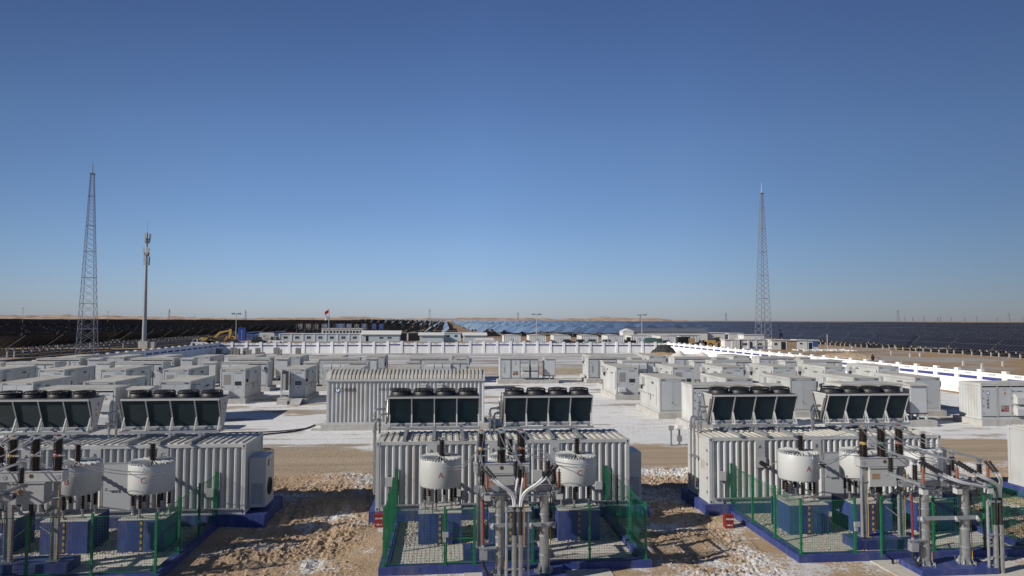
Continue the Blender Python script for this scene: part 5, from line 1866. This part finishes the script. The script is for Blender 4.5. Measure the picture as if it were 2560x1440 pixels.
# ------------------------------------------------------------------ site camp behind the back wall
def prefab(name, label, x, y, L, D, H, wallm, roofm, wins=(), doors=(), pitch=0.0, over=.25, piers=0, cat='building', rz=0.0, wh=(1.0, 1.75), wt=1.5):
    t = thing(name, label, cat, (x, y, 0), rz)
    b = MB().box(0, 0, -.2, L, D, H)
    b.build('walls', wallm, t)
    if pitch:
        r = MB().prismx([(-over, H), (D / 2, H + pitch), (D + over, H), (D + over, H + .12), (D / 2, H + pitch + .14), (-over, H + .12)][::-1], -over, L + over)
        r.prismx([(.02, H), (D - .02, H), (D / 2, H + pitch)][::-1], .02, L - .02)
    else:
        r = MB().box(-over, -over, H, L + over, D + over, H + .16)
    r.build('roof', roofm, t)
    for wx in wins:
        f = MB().box(wx, -.05, wh[0], wx + wt, -.005, wh[1]).build('window', W_PAINT, t)
        g = MB()
        k = max(1, int(wt / .6))
        for i in range(k):
            g.box(wx + .06 + i * (wt - .06) / k, -.06, wh[0] + .06, wx + (i + 1) * (wt - .06) / k, -.05, wh[1] - .06)
        g.build('pane', GLASS, f)
    for dx in doors:
        MB().box(dx, -.06, 0, dx + .95, -.005, 2.05).build('door', CARB, t)
    if piers:
        m = MB()
        for i in range(piers + 1):
            xx = L * i / piers
            m.box(xx - .28, -.14, -.2, xx + .28, -.005, H)
        m.build('piers', PREFABW, t)
    return t
prefab('site_office', 'long pale blue prefab row with white piers and windows behind the back wall', -61.9, 268, 34.0, 6, 2.75, PREFAB, PREFABW, wins=[1.4 + 4.25 * i for i in range(8)], piers=8, wh=(.9, 1.9))
prefab('site_office', 'white upper prefab row with a band of dark windows under the big sign letters', -50.6, 292, 16.4, 6, 4.4, PREFABW, PREFABW, wins=[.5 + 1.33 * i for i in range(12)], wh=(2.6, 3.7), wt=1.0)
prefab('house', 'pale prefab house with a long shallow pitched roof, right of the blue prefab row', -31.4, 266, 14.1, 9, 2.6, PREFAB, PREFABW, wins=(6.5, 9.5), doors=(1.5,), pitch=1.3, over=.5)
prefab('porch_building', 'flat roofed porch block painted black for its shaded inside between two prefab houses', -20.5, 278, 11, 5, 2.9, CARB, RUST, piers=2)  # solid block, the shade inside the porch is put into the wall colour
prefab('house', 'white prefab house with a hipped roof edge left of the two windowed gables', -9.5, 258, 8.4, 6, 2.5, PREFAB, PREFABW, pitch=.9, over=.6)
prefab('house', 'pale grey gabled prefab with two square windows in the middle of the camp', -.7, 264, 6.3, 7, 3.2, PREFAB, PREFABW, wins=(1.0, 3.9), over=.2, wh=(1.7, 2.6), wt=1.2)
prefab('house', 'pale blue prefab house right of the gabled one with two windows', 6.6, 258, 8.2, 6, 2.5, PREFAB, PREFABW, pitch=.9, over=.5)
prefab('warehouse', 'long white warehouse with a dark grey roof in the right half of the camp', 71.0, 262, 30, 14, 3.9, PREFABW, ROOFD, wins=(9, 14, 18.5), doors=(24,), pitch=1.1, over=.4, wh=(2.2, 2.8), wt=1.6)
prefab('gable_hut', 'small white gable standing at the left end of the dark roofed warehouse', 66.8, 259, 4.2, 5, 4.0, PREFABW, PREFABW, pitch=.0, over=.15)
MB().prism([(-.2, 4.15), (4.4, 4.15), (2.1, 5.1)], -.15, 5.1).build('gable', PREFABW, COL.objects[-1].parent)
# ribbed site containers, seen front on with a sunlit left side
def make_site_box():
    t = thing('site_container', 'site container', 'container', group='ribbed site containers behind the back wall')
    L, D, H = 6.0, 12.0, 2.75
    b = MB().box(.06, .06, -.2, L - .06, D - .06, H - .06)
    for x in (0, L - .14):
        b.box(x, 0, -.2, x + .14, .14, H)
    b.box(0, 0, H - .2, L, .12, H)
    b.build('walls', PREFABW, t)
    MB().corr(.14, L - .14, 0, H - .2, .01, .12, .62, -1).build('corrugated_end', PREFAB, t)
    r = MB().prism([(-.1, H), (L + .1, H), (L / 2, H + .32)], -.1, D + .1)
    r.build('roof', W_ROOF, t)
    o = logo(t, L * .5, -.02, 1.3, .5)
    return t
PX = Proto(make_site_box())
for i, x in enumerate((20.4, 29.7, 38.9, 48.4, 58.2, 67.4, 77.3, 85.2)):
    PX.place((x, 246.0 + (i % 3) * 1.5, 0), R(-2), 'ribbed site container with a blue emblem behind the wall, %s of eight from left' % ORD[i])
tag(MB().box(9.6, 236, -.1, 16.6, 238.5, 1.55).tube([(10.0, 237.2, 1.4), (16.2, 237.2, 1.5)], .7, 12).build('water_tank', PREFABW), 'low pale tank with a rounded top at the left end of the ribbed site containers', 'tank')
# camp on the right behind the sunlit wall
prefab('site_cabin', 'small white cabin at the left end of the cabins behind the right mast', 82.4, 200, 2.2, 3, 2.6, PREFABW, PREFABW, doors=(), wins=())
prefab('site_cabin', 'pale blue striped cabin with a blue base left of the right lattice mast', 84.7, 200, 2.5, 3, 2.6, PREFAB, PREFABW, piers=5, wins=())
prefab('site_cabin', 'long cabin with windows, a door and a blue base behind the right lattice mast', 87.3, 200, 9.5, 3, 2.7, PREFABW, PREFABW, wins=(.5, 5.2), doors=(2.6, 8.0), piers=4)
for x0, x1, z in ((84.75, 87.2, .5), (89.8, 96.7, .6)):
    tag(MB().box(x0, 199.90, 0, x1, 199.98, z).build('blue_skirting', PREFABB), 'blue skirting boards along the cabins behind the right mast, %s stretch' % ('short' if x0 < 88 else 'long'), 'boards')
prefab('site_cabin', 'white container cabin with an open doorway painted dark, right of the right mast', 93.2, 192.0, 4.4, 3, 2.8, PREFABW, PREFABW, wins=(.5,), doors=(), wh=(1.3, 2.1), wt=.9)
MB().box(2.6, -.08, 0, 3.9, -.01, 2.3).build('doorway', CARB, [o for o in COL.objects if o.name.startswith('site_cabin')][-1])  # black sheet on the wall stands for the shaded inside
prefab('site_cabin', 'rusty brown container cabin between the white ones right of the right mast', 97.8, 192.0, 2.5, 3, 2.7, RUST, PREFABW)
prefab('site_cabin', 'white container cabin with boards leaning on it right of the rusty one', 100.5, 192.0, 3.1, 3, 2.8, PREFABW, PREFABW, wins=(.8,), wh=(1.6, 2.1), wt=.9)
prefab('site_cabin', 'pale cabin with a blue board and dark door right of the camp', 103.8, 192.0, 3.1, 3, 2.7, PREFAB, PREFABW, doors=(.3,))
MB().box(1.5, -.1, 1.0, 3.1, -.01, 2.4).build('blue_board', PREFABB, [o for o in COL.objects if o.name.startswith('site_cabin')][-1])
for i, (x, y, L, z) in enumerate(((101.5, 268, 9, 3.4), (112, 268, 6, 3.2), (112.5, 255, 8, 2.9))):
    prefab('long_shed', 'white flat shed behind the cabins left of the right mast, %s of three' % ORD[i], x, y, L, 5, z, PREFABW, PREFABW)
# white board, blue silo block and parked site equipment on the left
t = thing('notice_board', 'white notice board with a frame and two lines of lettering left of the camp', 'board', (-68.2, 264.0, 0))
MB().box(0, -.08, .2, 5.2, .08, 2.9).build('board', W_PAINT, t)
MB().box(-.15, -.14, -.2, 0, .14, 3.2).box(5.2, -.14, -.2, 5.35, .14, 3.2).box(-.15, -.14, 2.9, 5.35, .14, 3.2).build('frame', PREFABW, t)
text('lettering', '施工', 1.0, TEAL, t, (2.3, -.09, 1.9), ext=.002)
text('lettering', '平面图', .7, TEAL, t, (2.5, -.09, .9), ext=.002)
t = thing('gate_pillar', 'tall dark blue pillar beside the floodlight mast near the excavator', 'pillar', (-78.3, 273.0, 0))
MB().box(0, 0, 0, 2.5, 1.0, 4.7).box(-.1, -.1, 4.7, 2.6, 1.1, 4.95).build('pillar', LOGO, t)
MB().box(1.2, -.03, .6, 1.32, -.005, 4.0).build('white_strip', W_PAINT, t)
for i, (x, c, hh) in enumerate(((-78.0, PREFABB, 2.9), (-74.6, PREFABB, 3.1), (-66.4, PREFABB, 3.2))):
    prefab('blue_shed', 'dark blue site shed left of the camp, %s of three from the left' % ORD[i], x, 280, 3.6, 4, hh, c, c, wins=(.5,), wh=(1.2, 2.1))
prefab('red_shed', 'red roofed site shed left of the sign letters', -63.0, 282, 3.2, 4, 2.9, RED, RED)
# big sign letters on a scaffold
t = thing('sign_letters', 'row of big pale scaffold letters standing over the site offices', 'sign', (-59.6, 288.0, 3.0))
for i, ch in enumerate('怪樹业哈 安樹市王'):
    if ch != ' ':
        text('letter', ch, 2.2, CONCD, t, (1.2 + i * 3.2, 0, 2.3), ext=.05)
m = MB()
for i in range(18):
    m.tube([(-.4 + i * 1.65, .2, -2.8), (-.4 + i * 1.65, .2, 3.2)], .035, 5)
m.tube([(-.4, .2, 1.0), (27.6, .2, 1.0)], .035, 5)
m.build('scaffold', GALVD, t)
for i, x in enumerate((-51.2, -46.2, -44.0, -41.2, -35.4, -31.0, -28.0)):
    t = thing('blue_banner', 'upright dark blue banner behind the sign letters, %s of seven from the left' % ORD[i], 'banner', (x, 300, 0), group='blue banners behind the sign letters')
    MB().box(0, 0, 4.2, 1.5, .06, 6.4).build('banner', PREFABB, t)
    MB().tube([(0, .1, 0), (0, .1, 6.5)], .05, 5).tube([(1.5, .1, 0), (1.5, .1, 6.5)], .05, 5).build('pole', GALVD, t)
# ------------------------------------------------------------------ machines, cars, people
def wheel(m, x, y, r, wd, n=16):
    m.tube([(x, y - wd / 2, r), (x, y + wd / 2, r)], r, n)
t = thing('excavator', 'yellow crawler excavator with its arm folded forward behind the back wall', 'excavator', (-82.2, 250.5, 0))
for y in (-1.3, 1.3):
    q = MB().prism([(-2.0, .35), (-1.7, 0), (1.9, 0), (2.2, .35), (2.2, .6), (1.9, .95), (-1.7, .95), (-2.0, .6)], y - .3, y + .3).build('crawler_track', DARK, t)
MB().box(-2.9, -1.4, 1.1, .6, 1.4, 2.3).prism([(-2.9, 1.1), (-2.4, .95), (.6, .95), (.6, 1.1)], -1.4, 1.4).box(-2.6, -1.2, 2.3, -.9, 1.2, 2.55).build('engine_house', DIGY, t)
c = MB().box(.65, -1.45, 1.05, 2.35, -.2, 1.5).build('cab', DIGY, t)
MB().box(.7, -1.42, 1.5, 2.3, -.22, 2.75).build('cab_glass', GLASS, c)
MB().box(.65, -1.45, 2.75, 2.4, -.18, 2.88).build('cab_roof', DIGY, c)
b = MB()
for (p, q, wa, wb_) in (((2.2, 1.6), (5.2, 4.6), .75, .85), ((5.2, 4.6), (9.6, 5.6), .85, .5)):
    d = Vector((q[0] - p[0], 0, q[1] - p[1])).normalized()
    nn = Vector((-d.z, 0, d.x))
    A, B_ = Vector((p[0], 0, p[1])), Vector((q[0], 0, q[1]))
    b.prism([((A - nn * wa / 2).x, (A - nn * wa / 2).z), ((B_ - nn * wb_ / 2).x, (B_ - nn * wb_ / 2).z), ((B_ + nn * wb_ / 2).x, (B_ + nn * wb_ / 2).z), ((A + nn * wa / 2).x, (A + nn * wa / 2).z)], -.1, .35)
b.build('boom', DIGY, t)
s = MB().prism([(9.2, 6.2), (10.0, 6.4), (10.5, 5.6), (9.6, 1.9), (9.2, 1.9)], -.05, .3).build('dipper_arm', DIGY, t)
MB().prism([(9.0, 2.0), (9.9, 2.0), (9.9, 1.0), (9.2, .4), (8.4, .7), (8.5, 1.4)], -.45, .7).build('bucket', DARK, t)
MB().tube([(4.6, .1, 5.2), (8.9, .1, 6.0)], .12, 8).tube([(2.9, .4, 1.5), (4.4, .4, 3.6)], .12, 8).build('hydraulic_ram', DARK, t)
for o in (t,):
    o.scale = (.78, .78, .76)
t = thing('crane_truck', 'orange and yellow small loading arm parked under the excavator boom', 'machine', (-78.6, 256.0, 0))
MB().prism([(.4, .6), (.9, .6), (1.9, 2.5), (4.8, 2.6), (5.2, 1.9), (5.6, .6), (6.1, .6), (5.6, 2.6), (4.9, 3.1), (1.6, 3.0)], -.3, .3).build('loading_arm', DIGY, t)
MB().box(1.4, -.8, .7, 5.2, .8, 1.7).box(2.0, -.6, 1.7, 3.2, .6, 3.4).build('chassis', ORANGE, t)
m = MB()
for x in (1.6, 4.8):
    for y in (-.9, .9):
        wheel(m, x, y, .55, .35)
m.build('tyres', DARK, t)

t.scale = (.75, .8, .72)
t = thing('wheel_loader', 'yellow wheel loader with a dark bucket in front of the cabins behind the right wall', 'loader', (79.0, 206.0, 0))
MB().box(-.2, -1.2, 1.0, 2.6, 1.2, 2.2).prism([(-.2, 1.0), (-.2, 2.0), (.4, 2.3), (2.6, 2.3), (2.6, 1.0)], -1.15, 1.15).build('rear_body', DIGY, t)
c = MB().box(2.4, -.9, 1.6, 4.0, .9, 2.0).build('cab', DIGY, t)
MB().box(2.5, -.85, 2.0, 3.9, .85, 3.2).build('cab_glass', GLASS, c)
MB().box(2.4, -.95, 3.2, 4.1, .95, 3.35).build('cab_roof', DIGY, c)
MB().box(4.0, -.9, .8, 5.2, .9, 1.7).prism([(4.2, 1.2), (4.6, 2.2), (5.2, 2.1), (7.6, .9), (7.4, .5), (5.2, 1.4)], -.8, .8).build('front_frame', DIGY, t)
MB().prism([(7.0, .2), (9.0, .1), (8.4, 1.1), (7.2, 1.5), (6.9, .9)], -1.5, 1.5).build('bucket', DARK, t)
for x in (.9, 4.9):
    for y in (-1.15, 1.15):
        q = MB(); wheel(q, x, y, .78, .5); o = q.build('wheel', DARK, t)
        q = MB().tube([(x, y - .27, .78), (x, y + .27, .78)], .38, 12).build('rim', DIGY, o)

def make_car(name, label, cat, paint, loc, rz, L=4.7, Hh=1.7, suv=True):
    t = thing(name, label, cat, loc, rz)
    wd = .9
    b = MB().prism([(0, .35), (L, .35), (L, .85), (L - .3, .98), (L - 1.25, 1.02), (.25, 1.02), (0, .85)], -wd, wd)
    b.build('body', paint, t)
    top = [(.25, 1.02), (L - 1.35, 1.02), (L - 2.0, Hh - .06), (.55 if suv else 1.2, Hh - .06)]
    g = MB().prism(top, -wd + .1, wd - .1).build('windows', GLASS, t)
    r = MB().box(.5 if suv else 1.2, -wd + .08, Hh - .06, L - 1.95, wd - .08, Hh)
    for x in (.35, 1.5, L - 2.9):
        r.box(x + .2, -wd + .085, 1.02, x + .32, -wd + .105, Hh - .06)
    r.build('roof', paint, t)
    for x in (.85, L - .95):
        for y in (-wd + .08, wd - .08):
            q = MB(); wheel(q, x, y, .36, .22); q.build('wheel', DARK, t)
    for y in (-.65, .65):
        MB().box(L - .04, y - .15, .7, L + .01, y + .15, .86).build('headlight', LTGREY, t)
        MB().box(-.01, y - .12, .7, .03, y + .12, .9).build('tail_light', RED, t)
    return t
make_car('parked_car', 'white car left of the excavator, half hidden by the corner of the wall', 'car', CARW, (-79.6, 228.0, 0), R(5), 4.6, 1.9)
make_car('parked_car', 'dark car below the excavator bucket behind the back wall', 'car', CARB, (-67.4, 226.0, 0), R(2), 4.6, 1.9)
make_car('parked_car', 'black car right of the excavator in front of the notice board', 'car', CARB, (-66.0, 246.0, 0), R(0), 4.9, 2.2)
make_car('parked_car', 'white car in front of the ribbed site containers with the emblem', 'car', CARW, (52.6, 232.0, 0), R(4), 4.6, 1.9)
make_car('parked_car', 'silver car left of the white car by the ribbed site containers', 'car', LTGREY, (51.6, 236.0, 0), R(184), 4.6, 1.8)
make_car('parked_car', 'black car between the second and third ribbed site containers', 'car', CARB, (40.0, 238.0, 0), R(0), 4.6, 1.7)
make_car('parked_car', 'black car in the gap left of the silver car', 'car', CARB, (44.6, 237.0, 0), R(10), 4.6, 1.7)
make_car('parked_car', 'dark car by the wall corner right of the green tank truck', 'car', CARB, (72.6, 230.0, 0), R(0), 4.4, 1.6)
make_car('parked_car', 'white pickup by the warehouse door beside the loader', 'car', CARW, (82.0, 220.0, 0), R(20), 5.0, 2.0)
make_car('parked_car', 'white van left of the notice board facing the prefab offices', 'van', CARW, (-60.0, 245.0, 0), R(0), 5.0, 2.4)
t = thing('tank_truck', 'dark green truck behind the right corner of the back wall', 'truck', (64.8, 224.0, 0))
MB().box(0, -1, .6, 4.2, 1, 1.9).prism([(0, 1.9), (4.2, 1.9), (3.7, 2.6), (.5, 2.6)], -1, 1).build('tank', TEAL, t)
MB().box(4.3, -1, .6, 5.8, 1, 2.4).build('cab', TEAL, t)
MB().box(4.7, -1.01, 1.5, 5.82, 1.01, 2.2).build('cab_glass', GLASS, t)
m = MB()
for x in (.8, 3.2, 5.0):
    wheel(m, x, -.85, .45, .3); wheel(m, x, .85, .45, .3)
m.build('tyres', DARK, t)
t = thing('farm_tractor', 'small black machine with two exhaust stacks left of the green truck', 'machine', (60.6, 232.0, 0))
MB().box(0, -.8, .5, 3.6, .8, 1.5).box(.6, -.7, 1.5, 1.8, .7, 2.6).tube([(2.4, 0, 1.5), (2.4, 0, 2.7)], .12, 8).tube([(3.1, 0, 1.5), (3.1, 0, 2.4)], .1, 8).build('machine_body', CARB, t)
m = MB(); wheel(m, .7, -.8, .7, .4); wheel(m, .7, .8, .7, .4); wheel(m, 3.0, -.7, .45, .3); wheel(m, 3.0, .7, .45, .3)
m.build('tyres', DARK, t)
t = thing('lorry', 'dark open sided lorry with a frame body in front of the warehouse', 'truck', (75.0, 221.0, 0))
MB().box(0, -1.2, .8, 7.2, 1.2, 1.2).box(0, -1.25, 3.4, 7.2, 1.25, 3.5).build('bed_frame', CARB, t)
m = MB()
for x in (0, 1.2, 2.4, 3.6, 4.8, 6.0, 7.1):
    for y in (-1.22, 1.18):
        m.box(x, y, 1.2, x + .08, y + .06, 3.4)
m.box(.1, -1.15, 1.2, 4.0, 1.15, 3.0)
m.build('cage_body', CARB, t)
MB().box(3.4, -1.28, .9, 5.6, -1.22, 2.6).build('side_board', RUST, t)
m = MB()
for x in (1.0, 5.2, 6.4):
    wheel(m, x, -1.0, .5, .3); wheel(m, x, 1.0, .5, .3)
m.build('tyres', DARK, t)

def person(loc, rz, label, coat, stride=0.0, scale=1.0):
    """one skinned body: joints as vertices, a radius on each"""
    t = thing('person', label, 'person', loc, rz)
    J = {'pel': (0, 0, .95), 'wai': (0, 0, 1.10), 'che': (0, .01, 1.32), 'sh': (0, .01, 1.43), 'nek': (0, .0, 1.50), 'hd1': (0, -.02, 1.58), 'hd2': (0, -.02, 1.70),
         'sl': (.18, .01, 1.42), 'el': (.24, .04, 1.14), 'wl': (.22, -.05, .92), 'hl': (.21, -.07, .82), 'sr': (-.18, .01, 1.42), 'er': (-.24, .03, 1.14), 'wr': (-.22, -.06, .92), 'hr': (-.21, -.08, .82),
         'pl': (.10, 0, .90), 'kl': (.11, -.05 - stride * .12, .50), 'al': (.11, .02 + stride * .18, .09), 'tl': (.12, -.15 + stride * .18, .04), 'pr': (-.10, 0, .90), 'kr': (-.11, -.02 + stride * .10, .50), 'ar': (-.11, .02 - stride * .22, .09), 'tr': (-.12, -.15 - stride * .22, .04)}
    Rd = dict(pel=.155, wai=.145, che=.165, sh=.13, nek=.065, hd1=.085, hd2=.085, sl=.085, el=.062, wl=.048, hl=.04, sr=.085, er=.062, wr=.048, hr=.04, pl=.115, kl=.078, al=.055, tl=.05, pr=.115, kr=.078, ar=.055, tr=.05)
    E = [('pel', 'wai'), ('wai', 'che'), ('che', 'sh'), ('sh', 'nek'), ('nek', 'hd1'), ('hd1', 'hd2'), ('sh', 'sl'), ('sl', 'el'), ('el', 'wl'), ('wl', 'hl'), ('sh', 'sr'), ('sr', 'er'), ('er', 'wr'), ('wr', 'hr'),
         ('pel', 'pl'), ('pl', 'kl'), ('kl', 'al'), ('al', 'tl'), ('pel', 'pr'), ('pr', 'kr'), ('kr', 'ar'), ('ar', 'tr')]
    ks = list(J)
    me = bpy.data.meshes.new('body')
    me.from_pydata([tuple(c * scale for c in J[k]) for k in ks], [(ks.index(a), ks.index(b)) for a, b in E], [])
    o = bpy.data.objects.new('body', me)
    COL.objects.link(o)
    o.modifiers.new('skin', 'SKIN')
    sv = me.skin_vertices[0].data if me.skin_vertices else None
    if sv is None:
        bpy.context.view_layer.objects.active = o
        o.modifiers.remove(o.modifiers[0])
        o.modifiers.new('skin', 'SKIN')
        sv = me.skin_vertices[0].data
    for i, k in enumerate(ks):
        sv[i].radius = (Rd[k] * scale, Rd[k] * scale)
        sv[i].use_root = (k == 'pel')
    sb = o.modifiers.new('smooth', 'SUBSURF')
    sb.levels = sb.render_levels = 1
    dg = bpy.context.evaluated_depsgraph_get()
    me2 = bpy.data.meshes.new_from_object(o.evaluated_get(dg))
    bpy.data.objects.remove(o)
    me2.name = 'body'
    me2.materials.clear()
    for m_ in (coat, SKIN, CARB):
        me2.materials.append(m_)
    for p in me2.polygons:
        p.use_smooth = True
        c = p.center / scale
        p.material_index = 1 if (c.z > 1.50 and c.y < .03) or (c.z < .87 and abs(c.x) > .17) else (2 if c.z < .09 else 0)
    b = bpy.data.objects.new('body', me2)
    COL.objects.link(b)
    b.parent = t
    s = scale
    MB().lathe([(.06 * s, 1.58 * s), (.108 * s, 1.62 * s), (.112 * s, 1.70 * s), (.085 * s, 1.77 * s), (.02 * s, 1.80 * s)], (0, .012 * s, 0), 14).build('hair', CLOTH, t, True)
    f = MB()
    for sx in (-1, 1):
        f.box((sx * .035 - .012) * s, -.117 * s, 1.645 * s, (sx * .035 + .012) * s, -.10 * s, 1.66 * s)
    f.box(-.012 * s, -.125 * s, 1.60 * s, .012 * s, -.10 * s, 1.64 * s).box(-.025 * s, -.112 * s, 1.565 * s, .025 * s, -.095 * s, 1.575 * s)
    f.build('face', SKIN, b)
    j = MB().lathe([(.16 * s, .88 * s), (.19 * s, .90 * s), (.19 * s, 1.15 * s), (.20 * s, 1.32 * s), (.13 * s, 1.46 * s), (.09 * s, 1.53 * s)], (0, .01 * s, 0), 16)
    j.v = [(x * 1.12, y * .82, z) for x, y, z in j.v]
    j.build('jacket', coat, t, True)
person((82.0, 127.5, gz(82.0, 127.5)), R(160), 'person in a black padded jacket with a raised hood walking beyond the sunlit wall', CLOTH, .8, 1.12)
person((87.9, 240.5, 0), R(30), 'person in dark clothes standing near the warehouse door, beside another', CLOTHB, 0)
person((89.3, 238.0, 0), R(-20), 'person in black standing right of the other one near the warehouse', CLOTH, .3)

# ------------------------------------------------------------------ odds and ends in the yard and beyond
def stack(x, y, w_, h, label, second=True):
    t = thing('block_stack', label, 'blocks', (x, y, 0), group='stacks of grey blocks against the back wall')
    m = MB()
    rr = random.Random(int(x * 10))
    for k in range(max(2, int(h / .28))):
        for i in range(2):
            dx, dz = rr.uniform(-.05, .05), k * h / int(h / .28)
            m.box(i * w_ / 2 + dx, -.5, dz, (i + 1) * w_ / 2 - .03 + dx, .5 + rr.uniform(-.05, .05), dz + .26)
    m.build('blocks', BRICK, t)
for i, (px, y, w_, h) in enumerate(((543, 169, 1.2, 1.45), (578, 171, 1.3, 1.6), (588, 168, 1.2, 1.45), (610, 169, 1.0, 1.6), (617, 166, 1.2, 1.35), (641, 171, 1.0, 1.5), (652, 168, 1.0, .7), (686, 170, 1.3, 1.6), (694, 166, 1.1, 1.4), (741, 171, 1.2, 1.5))):
    stack(px_x(px, y), y, w_, h, 'stack of grey blocks at the foot of the back wall, %s from the left corner' % ORD[i])
# netting covered heap in the right corner
def heap(name, label, cx, cy, rx, ry, h, m, seed, cat='heap', n=26):
    mb = MB()
    for j in range(n + 1):
        for i in range(n + 1):
            u, v = i / n * 2 - 1, j / n * 2 - 1
            r = math.hypot(u, v)
            z = h * max(0, 1 - r ** 2.6) + (.35 * noise.noise(Vector((u * 2.2, v * 2.2, seed))) + .22 * noise.noise(Vector((u * 6, v * 6, seed)))) * (1 if r < .95 else .2) * h * .6
            mb.v.append((cx + u * rx, cy + v * ry, max(-.1, z - .05)))
    for j in range(n):
        for i in range(n):
            a = j * (n + 1) + i
            mb.f.append((a, a + 1, a + n + 2, a + n + 1))
    return tag(mb.build(name, m, smooth=True), label, cat)
heap('straw_heap', 'brown straw showing under the black netted heap in the right wall corner', 53.2, 166.9, 3.9, 2.6, .75, STRAW, 2.0)
heap('netted_heap', 'heap under black netting in the right corner of the back wall', 53.5, 168.0, 3.4, 2.6, 2.3, TARP, 5.0)
heap('rubble_heap', 'low pale rubble heap left of the black netted heap', 47.2, 167, 1.6, 1.0, .5, CONC, 8.0)
heap('tarp_heap', 'pale tarpaulin draped over a peaked heap before the right wall', 60.0, 150.0, .1, .1, .1, TARPW, 1.0)
o = COL.objects[-1]
COL.objects.unlink(o)
bpy.data.objects.remove(o)
m = MB()
n = 20
for j in range(n + 1):
    for i in range(n + 1):
        u, v = i / n * 2 - 1, j / n * 2 - 1
        z = 1.9 * max(math.exp(-abs((u + .5) / .34) ** 1.3), .85 * math.exp(-abs((u - .6) / .3) ** 1.3), .55) * (1 - v * v) + .1 * noise.noise(Vector((u * 3, v * 3, 1)))
        z *= min(1, (1 - abs(u)) * 5)
        m.v.append((53.0 + u * 4.6, 148.0 + v * 1.6, max(-.05, z)))
for j in range(n):
    for i in range(n):
        a = j * (n + 1) + i
        m.f.append((a, a + 1, a + n + 2, a + n + 1))
tag(m.build('tarp_heap', TARPW, smooth=True), 'pale tarpaulin draped over a two peaked heap before the sunlit wall', 'heap')
heap('dirt_mound', 'brown dirt mound with clods beyond the sunlit wall left of the walking person', 90.5, 150.0, 7.5, 6.0, 1.2, CLOD, 3.3, 'mound', 34)
heap('sand_bank', 'long low bank of brown sand along the outside of the sunlit wall', 76.0, 172.0, 14.0, 5.0, .9, CLOD, 9.3, 'mound', 34)
# survey stakes on the bare ground
for i, (px, py) in enumerate(((2275, 893), (2300, 892), (2228, 888), (2408, 914), (2507, 916), (2455, 924), (2130, 872))):
    d = RT * (px - 1280) + DN * (py - 720) + FW * 1740
    s = -8.4 / d.z
    x, y = d.x * s, d.y * s
    tag(MB().box(x - .14, y - .14, -.3, x + .14, y + .14, .85 + .1 * (i % 3)).build('survey_stake', W_PAINT), 'short white survey stake on the bare ground before the right solar rows, %s of seven' % ORD[i], 'stake', 'white survey stakes on the bare ground')
tag(MB().tube([(106.4, 186.2, -.2), (106.4, 186.2, 4.6)], [.16, .13], 8).build('bare_pole', CONCD), 'bare grey pole standing before the right solar rows', 'pole')
t = thing('horn_pole', 'thin dark pole with loudspeaker horns over the cabins right of the right mast', 'pole', (102.3, 206.0, 0))
MB().tube([(0, 0, 0), (0, 0, 7.4)], .07, 6).build('pole', CARB, t)
MB().box(.0, -.3, 3.4, .9, .3, 4.6).box(.1, -.3, 5.2, .6, .3, 5.6).build('loudspeaker', CARB, t)
rb = MB()
rr = random.Random(5)
for k in range(150):
    x, y = rr.uniform(98, 114), rr.uniform(183, 190.5)
    l, wdd = rr.uniform(.3, 1.6), rr.uniform(.1, .5)
    q = MB().box(-l / 2, -wdd / 2, 0, l / 2, wdd / 2, rr.uniform(.08, .4)).rot(rr.uniform(0, PI))
    q.move(x, y)
    rb.add(q.v, q.f)
tag(rb.build('scrap_boards', PREFABW), kind='stuff')
